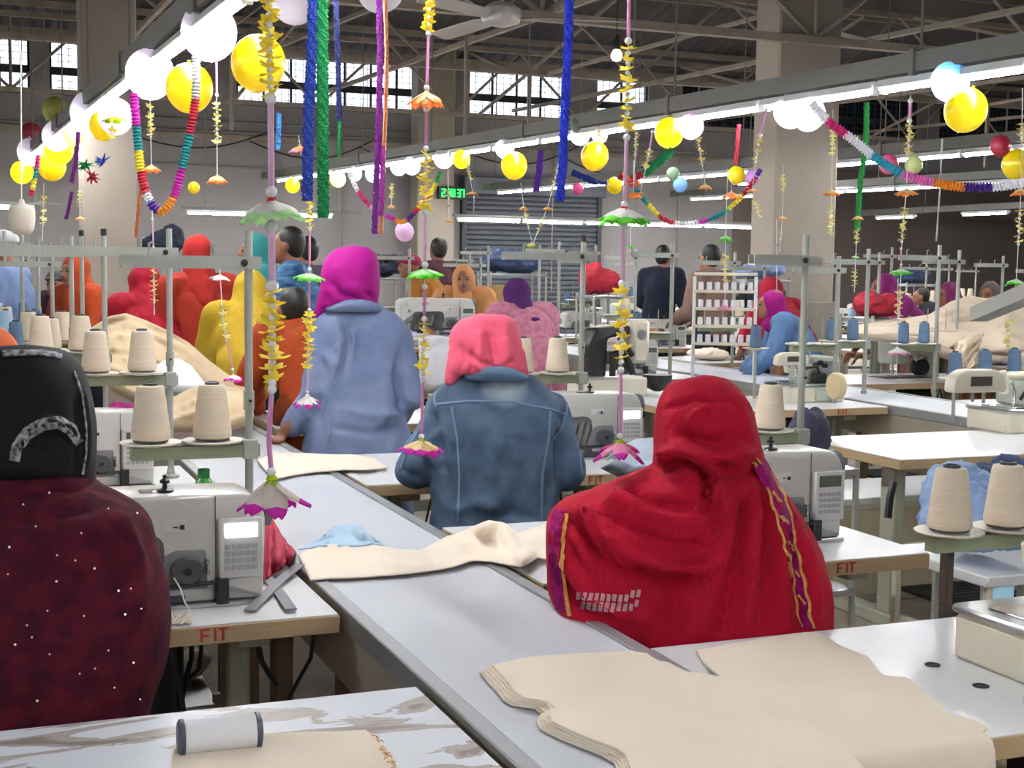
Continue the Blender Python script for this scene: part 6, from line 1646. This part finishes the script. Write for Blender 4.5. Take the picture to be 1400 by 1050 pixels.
frill('white and rainbow paper garland sagging from the right pillar to the right edge', [(1110, 140), (1135, 168), (1165, 190), (1200, 218), (1235, 238), (1270, 249), (1310, 255), (1350, 256), (1400, 250), (1440, 240)],
      [('white', .8), ('hot', .7), ('white', 1.1), ('cyan', 1.1), ('pink', 1.1), ('orange', 1.0), ('purple', .9), ('white', 1.1), ('pink', .9)], 15, 6.3)
frill('small rainbow paper garland in the middle left of the clock', [(478, 236), (490, 262), (512, 287), (535, 298), (552, 303), (572, 285), (590, 262), (602, 236)], [('white', .8), ('hot', .8), ('white', .3), ('teal', .3), ('magenta', .5), ('orange', .5), ('purple', .4), ('red', .9), ('yellow', .5), ('green', .5)], 8, 8.5)
frill('rainbow paper garland sagging in the middle right', [(852, 235), (868, 258), (885, 278), (905, 298), (930, 306), (958, 303), (985, 293), (1008, 275), (1025, 255), (1040, 232)], [('orange', .4), ('hot', .3), ('teal', .7), ('yellow', .5), ('red', .6), ('white', .8), ('magenta', .4), ('teal', .8), ('yellow', .7), ('red', .7), ('purple', .4)], 8, 9.2)
frill('short rainbow paper strand near the left edge', [(52, 212), (50, 232), (46, 250), (42, 268)], [('hot', 1), ('teal', .8), ('yellow', .8), ('red', .5)], 8, 7.5)
# ---- flower strings
PTUBE = mat('pink_straw', 'd994c8', .45, tl=.2); PTUBE2 = mat('pale_pink_straw', 'dcb3d6', .45, tl=.2)
BEAD = mat('pearl_bead', 'd9dadd', .25, coat=.5); FY = mat('yellow_petal_cloth', 'fbec5c', .7, tl=.45); FY2 = mat('pale_yellow_petal_cloth', 'f0e696', .7, tl=.45)
FW = {n: mat('petal_'+n, c, .7, tl=.5) for n, c in dict(white='fbfaf8', green='7be04a', red='e4424a', magenta='dc2fc0', lime='c6dc2c', orange='fcb06a', cream='fdeec0', pink='eda6c8', mint='d8fbcc', grey='ece4de').items()}
def petal_mesh(cols, L, wd, droop, curl, flare=0.0):
    """one petal: grid with three colour zones from centre to tip"""
    n = 7; P = []
    for i in range(n+1):
        t = i/n; w_ = wd*math.sin(PI*min(.08+t*.86, .96))**.7; ang = 0
        r_ = L*t*math.cos(droop*.9)*(1+flare*t); z = -L*(math.sin(droop)*t+curl*t*t*.5)
        P.append([(r_, s_*w_, z-.10*wd*(abs(s_) > .5)+.12*wd*(s_ == 0)) for s_ in (-1, -.5, 0, .5, 1)])
    b = MB().grid(P); me = b.mesh('petal'); me = evaluated(me, [('SOLIDIFY', dict(thickness=L*.015))]); me.name = 'petal'
    for c in cols: me.materials.append(FW[c])
    for p in me.polygons:
        r_ = math.hypot(p.center.x, p.center.y)/(L*math.cos(droop*.9)*(1+flare)+1e-6); p.material_index = 0 if r_ < .2 else (1 if r_ < .76 else 2)
    me.polygons.foreach_set('use_smooth', [True]*len(me.polygons)); return me
PMC = {}
def flower(parent, c, off, R, cols, n=7, droop=.5, curl=.3, seed=0, wdk=.42, flare=0, sub=True):
    key = (cols, round(droop, 2), round(curl, 2), wdk, flare)
    if key not in PMC: PMC[key] = petal_mesh(cols, 1.0, wdk, droop, curl, flare)
    e = bpy.data.objects.new('flower', None); COL.objects.link(e); e.parent = parent; e.location = Vector(c)-Vector(off); e.scale = (R,)*3
    rnd = random.Random(seed)
    for k in range(n):
        o = bpy.data.objects.new('petal', PMC[key]); COL.objects.link(o); o.parent = e
        o.rotation_euler = (rnd.uniform(-.08, .08), rnd.uniform(-.12, .12), 2*PI*k/n+rnd.uniform(-.1, .1)+seed)
    o = obj('calyx', MB().lathe([(.02, .10), (.10, .06), (.13, .0), (.06, -.05)], n=12), FW[cols[0]], e)
    return e
def floret_mesh():
    b = MB(); 
    for k in range(5):
        a = 2*PI*k/5; P = []
        for i in range(4):
            t = i/3; w_ = .34*math.sin(PI*min(.12+t*.8, .9)); P.append([(math.cos(a)*t-math.sin(a)*w_*s_, math.sin(a)*t+math.cos(a)*w_*s_, -.25*t+.35*t*t) for s_ in (-1, 0, 1)])
        b.grid(P)
    me = b.mesh('floret'); me = evaluated(me, [('SOLIDIFY', dict(thickness=.05))]); me.name = 'floret'; return me
FLM = floret_mesh(); FLM.materials.append(FY)
FLM2 = FLM.copy(); FLM2.materials.clear(); FLM2.materials.append(FY2)
bm_ = MB().ball((0, 0, 0), 1.0, 12, 8).mesh('bead'); bm_.materials.append(BEAD); bm_.polygons.foreach_set('use_smooth', [True]*len(bm_.polygons))
def string(label, px, D, items, z_top=None, seed=0, r_cord=.0012, group=None):
    """px: list of (y, x) giving the hanging line; items: (kind, y0, y1, ...)"""
    def X(y):
        if y <= px[0][0]: return px[0][1]
        for (ya, xa), (yb, xb) in zip(px, px[1:]):
            if y <= yb: return xa+(xb-xa)*(y-ya)/(yb-ya)
        return px[-1][1]
    def W(y): return atd(X(y), y, D)
    y0 = px[0][0]; y1 = px[-1][0]; o = W(y0); s_ = D/F
    t = thing('flower_string', label, 'garland', tuple(o), 0, group)
    top = [Vector((o.x, o.y, z_top))] if z_top else []
    obj('cord', MB().tube(top+[W(y0+(y1-y0)*k/10) for k in range(11)], r_cord, 5), HOUS, t, False, off=tuple(o))
    rnd = random.Random(seed+int(o.x*100)); 
    for it in items:
        k = it[0]
        if k == 'tube':
            n = 6; P = [W(it[1]+(it[2]-it[1])*q/n) for q in range(n+1)]
            obj('straw', MB().tube(P, it[3]*s_/2, 8), it[4] if len(it) > 4 else PTUBE, t, 'all', off=tuple(o))
            for y in (it[1], it[2]):
                e = bpy.data.objects.new('bead', bm_); COL.objects.link(e); e.parent = t; e.location = W(y)-o; e.scale = (it[3]*s_*.95,)*3
        elif k == 'flo':
            y = it[1]; me = it[4] if len(it) > 4 else FLM; w_ = it[3]; st_ = it[5] if len(it) > 5 else w_*.62
            while y < it[2]:
                e = bpy.data.objects.new('floret', me); COL.objects.link(e); e.parent = t; e.location = W(y)+RH*rnd.uniform(-.12, .12)*w_*s_-o; e.scale = (w_*s_/2*rnd.uniform(.95, 1.35),)*3
                e.rotation_euler = (rnd.uniform(-.6, .6), rnd.uniform(-.6, .6), rnd.random()*6)
                e = bpy.data.objects.new('bead', bm_); COL.objects.link(e); e.parent = t; e.location = W(y+st_/2)-o; e.scale = (w_*s_*.17,)*3
                y += st_*rnd.uniform(.85, 1.15)
        elif k == 'fl':   # ('fl', y, width px, cols, droop, curl)
            flower(t, W(it[1]), o, it[2]*s_/2, it[3], it[6] if len(it) > 6 else 7, it[4], it[5], seed=rnd.random()*3, wdk=it[7] if len(it) > 7 else .42)
    return t
G1, G2, G3, G4, G5 = ('red', 'white', 'mint'), ('lime', 'grey', 'magenta'), ('cream', 'green', 'green'), ('cream', 'cream', 'orange'), ('cream', 'cream', 'orange')
string('nearest flower string at the left, ending in a large magenta-tipped flower', [(-60, 366), (140, 370), (275, 371), (400, 372), (530, 372), (600, 367), (655, 372)], 2.45,
       [('flo', -40, 128, 30, FLM, 13), ('tube', 135, 262, 9, PTUBE2), ('fl', 274, 100, G1, .42, .25, 9), ('tube', 310, 392, 10, PTUBE2), ('flo', 400, 522, 34, FLM, 13), ('tube', 532, 645, 7), ('fl', 655, 135, G2, .85, -.25, 6, .27)], 2.6, 1)
string('second flower string, its magenta-tipped flower before the dark denim elbow', [(-60, 587), (40, 586), (138, 583), (282, 582), (440, 580), (605, 576)], 3.3,
       [('flo', -40, 40, 18, FLM, 10), ('tube', 46, 120, 4.5), ('fl', 126, 56, G5, .5, .4, 8), ('tube', 150, 203, 4.5), ('flo', 212, 285, 18, FLM, 9), ('tube', 290, 362, 5, PTUBE2), ('fl', 368, 52, ('white', 'mint', 'green'), .32, .25, 9), ('tube', 392, 436, 4.5), ('flo', 443, 515, 17, FLM, 9), ('tube', 520, 597, 4.5), ('fl', 602, 66, ('lime', 'cream', 'magenta'), .42, .2, 8)], 2.6, 2)
string('third flower string, its magenta flower left of the red-shawled woman', [(-60, 861), (65, 859), (180, 857), (300, 853), (500, 849), (600, 848)], 3.05,
       [('tube', -40, 56, 5.5), ('flo', 66, 182, 21, FLM, 13), ('tube', 188, 280, 5.5, PTUBE2), ('fl', 284, 78, ('red', 'white', 'green'), .38, .3, 9), ('tube', 308, 388, 6.5, PTUBE2), ('flo', 398, 500, 22, FLM, 14), ('tube', 506, 596, 5), ('fl', 604, 84, ('lime', 'pink', 'magenta'), .42, .3, 5, .26)], 2.6, 3)
string('flower string under the blue tinsel, its white and magenta flower on the denim sleeve', [(276, 424), (380, 423), (430, 423), (545, 420)], 4.0,
       [('flo', 278, 310, 13), ('tube', 312, 368, 3.2), ('fl', 374, 44, ('pink', 'mint', 'green'), .28, .25, 8), ('tube', 384, 424, 3), ('flo', 430, 505, 16, FLM, 8), ('tube', 508, 536, 2.5, PTUBE2), ('fl', 541, 48, ('white', 'white', 'magenta'), .5, .2, 6, .28)], None, 4)
small = [('flower string left of the left swag ending in an orange flower', [(80, 296), (240, 297)], 6.2, [('flo', 142, 195, 12, FLM2), ('tube', 80, 130, 3, PTUBE2), ('fl', 240, 32, G4, .5, .3)]),
         ('flower string inside the left swag ending in an orange flower', [(135, 205), (225, 207)], 6.4, [('flo', 145, 185, 10, FLM2), ('fl', 226, 28, G4, .5, .3)]),
         ('flower string before the crimson-shawled worker', [(288, 208), (345, 210), (430, 211)], 5.2, [('fl', 341, 22, ('white', 'white', 'cream'), .3, .2), ('flo', 372, 412, 10, FLM2), ('tube', 300, 338, 2, PTUBE2)]),
         ('flower string before the green dress ending in a magenta flower', [(360, 300), (440, 305), (515, 320)], 4.6, [('fl', 376, 30, ('cream', 'white', 'white'), .3, .2), ('flo', 420, 462, 13, FLM2), ('tube', 465, 505, 2.5), ('fl', 512, 32, ('pink', 'white', 'magenta'), .45, .2)]),
         ('flower string right of the green tinsel ending in an orange flower', [(250, 536), (282, 535)], 7, [('flo', 252, 272, 7, FLM2), ('fl', 280, 14, G4, .5, .3)]),
         ('flower string at the far end of the right rail with two orange flowers', [(215, 612), (300, 614)], 8, [('flo', 262, 285, 9, FLM2), ('fl', 300, 13, G4, .5, .3)]),
         ('short flower string right of the clock', [(215, 638), (262, 646)], 8, [('flo', 222, 245, 7, FLM2), ('fl', 262, 20, G4, .4, .2)]),
         ('slanting flower string below the middle yellow balloon, left one', [(250, 712), (282, 716), (330, 727)], 7, [('fl', 282, 16, G4, .5, .3), ('flo', 290, 312, 7, FLM2), ('fl', 332, 18, ('cream', 'cream', 'lime'), .5, .2)]),
         ('slanting flower string below the middle yellow balloon, right one', [(222, 765), (282, 749), (335, 728)], 7, [('fl', 282, 17, G4, .5, .3), ('flo', 225, 262, 8, FLM2), ('flo', 298, 318, 7, FLM2)]),
         ('flower string hanging right of the lilac balloon', [(185, 954), (225, 960), (262, 966)], 7.5, [('flo', 190, 225, 9, FLM2), ('fl', 252, 22, G4, .5, .2)]),
         ('slanting flower string left of the yellow balloon on the right rail', [(175, 893), (215, 886), (262, 876)], 7.5, [('flo', 208, 228, 10, FLM2), ('tube', 180, 205, 2.5), ('fl', 262, 14, G4, .4, .2)]),
         ('flower string before the left side of the right pillar', [(150, 1048), (200, 1036), (262, 1028), (300, 1040)], 7.5, [('tube', 150, 185, 3), ('flo', 188, 222, 10, FLM2), ('fl', 258, 18, G4, .4, .2), ('flo', 275, 298, 8, FLM2)]),
         ('flower string hanging left of the right pillar with a green flower', [(230, 995), (320, 992), (420, 991)], 6.8, [('fl', 322, 26, ('pink', 'mint', 'green'), .5, .2), ('flo', 350, 385, 11, FLM2), ('fl', 418, 26, ('pink', 'pink', 'pink'), .4, .2)]),
         ('flower string before the left face of the right pillar', [(225, 1071), (295, 1070), (345, 1066)], 7.5, [('flo', 240, 262, 7, FLM2), ('fl', 296, 16, G4, .4, .2), ('flo', 315, 330, 6, FLM2)]),
         ('faint flower string before the right pillar', [(150, 1139), (262, 1137), (300, 1136)], 7.2, [('flo', 180, 215, 9, FLM2), ('fl', 260, 26, G4, .45, .2), ('flo', 280, 320, 8, FLM2)]),
         ('flower string under the green tinsel right of the pillar', [(290, 1173), (350, 1170), (400, 1168)], 6.6, [('fl', 295, 18, G4, .5, .3), ('flo', 312, 335, 8, FLM2), ('fl', 350, 12, ('white', 'mint', 'mint'), .3, .2), ('flo', 368, 392, 8, FLM2)]),
         ('long flower string before the dark wall with orange and green flowers', [(130, 1245), (250, 1240), (340, 1232), (372, 1232), (450, 1228)], 5.6, [('tube', 138, 165, 4), ('flo', 172, 215, 12, FLM2), ('fl', 258, 34, G4, .4, .2), ('flo', 285, 332, 11, FLM2), ('fl', 368, 32, ('pink', 'mint', 'green'), .35, .2), ('flo', 400, 445, 12, FLM2), ('tube', 340, 362, 2)]),
         ('flower string at the right edge with a green flower', [(120, 1398), (260, 1396), (380, 1390), (450, 1378)], 5.4, [('flo', 170, 200, 13, FLM2), ('fl', 258, 34, G4, .4, .2), ('flo', 288, 335, 13, FLM2), ('fl', 382, 34, ('pink', 'mint', 'green'), .35, .2), ('flo', 440, 470, 12, FLM2)]),
         ('flower string with pink star flower before the post machine', [(380, 1228), (512, 1226)], 5.9, [('fl', 476, 36, ('white', 'white', 'pink'), .4, .2, 6)]),
         ('flower string before the magenta-scarfed leaning worker', [(300, 1062), (395, 1062)], 6.2, [('fl', 396, 18, ('white', 'pink', 'pink'), .4, .2)]),
         ('thin flower string near the left edge with yellow florets', [(250, 60), (330, 58)], 8, [('flo', 270, 310, 9, FLM2)]),
         ('thin flower string left of the left pillar with an orange flower', [(250, 108), (300, 110)], 8, [('fl', 296, 16, G4, .5, .3), ('flo', 262, 285, 8, FLM2)]),
         ('flower string with a large yellow bow before the left pillar', [(125, 160), (190, 152)], 7.2, [('fl', 160, 34, ('cream', 'lime', 'lime'), .2, .3, 6), ('flo', 170, 188, 12, FLM)]),
         ('orange and pink blossoms below the largest yellow balloon', [(185, 408), (212, 412)], 6.5, [('fl', 200, 34, ('orange', 'orange', 'pink'), .3, .4, 6)]),
         ('small green blossom string right of the third flower string', [(300, 862), (345, 862)], 6, [('fl', 336, 14, ('mint', 'green', 'green'), .3, .2)]),
         ('small flower string beside the green glitter swag', [(180, 870), (262, 866)], 7, [('flo', 180, 215, 7, FLM2)])]
for lb, px_, D_, its in small: string(lb, px_, D_, its, None, len(lb), r_cord=.0016)
# tassels of bright blossoms around the middle swag
for x, y, D_, c_, lb in ((866, 244, 9.2, 'red', 'red blossom tassel at the left end of the middle swag'), (868, 262, 9.2, 'orange', 'orange blossom tassel under the red one'), (1000, 262, 9.2, 'orange', 'orange blossom tassel at the right end of the middle swag')):
    t = thing('blossom_tassel', lb, 'garland', atd(x, y, D_)); o = atd(x, y, D_)
    flower(t, o, o, 14*D_/F, (c_, c_, 'orange'), 6, .6, .2, seed=x)
    obj('cord', MB().tube([o, o+Vector((0, 0, .12))], .002, 4), HOUS, t, False, off=tuple(o))
# pulling wires above the frame from which the near strings and strips hang
for Y, z in ((2.2, 2.6), (3.1, 2.68), (4.15, 2.85)):
    a, b_ = Vector((-.6, Y, z)), Vector((5.2, Y, z))
    tag(obj('hanging_wire', MB().tube([a, (a+b_)/2-Vector((0, 0, .03)), b_], .003, 5), STEEL, None, False, off=tuple(a)), ['wire above the frame for the nearest strings', 'wire above the frame for the tinsel strips', 'wire above the frame for the farther strips'][(2.2, 3.1, 4.15).index(Y)], 'wire')
# rounded cream cloth bag hanging near the left edge
c = atd(30, 300, 7.5); t = thing('hanging_bag', 'knotted cream cloth bag hanging over the left stands', 'bag', c)
me = MB().lathe([(.01, -.085), (.045, -.08), (.066, -.05), (.072, .0), (.07, .05), (.06, .075), (.02, .085), (.012, .11)], n=24).mesh('bag'); wrinkle(me, .008, (20, 20, 6), 3)
obj('bag_body', me, mat('cream_bag', 'cfc7ba', .8, var=.05), t, 'all'); obj('cord', MB().tube([(0, 0, .1), (.01, 0, .9)], .004, 5), HOUS, t)
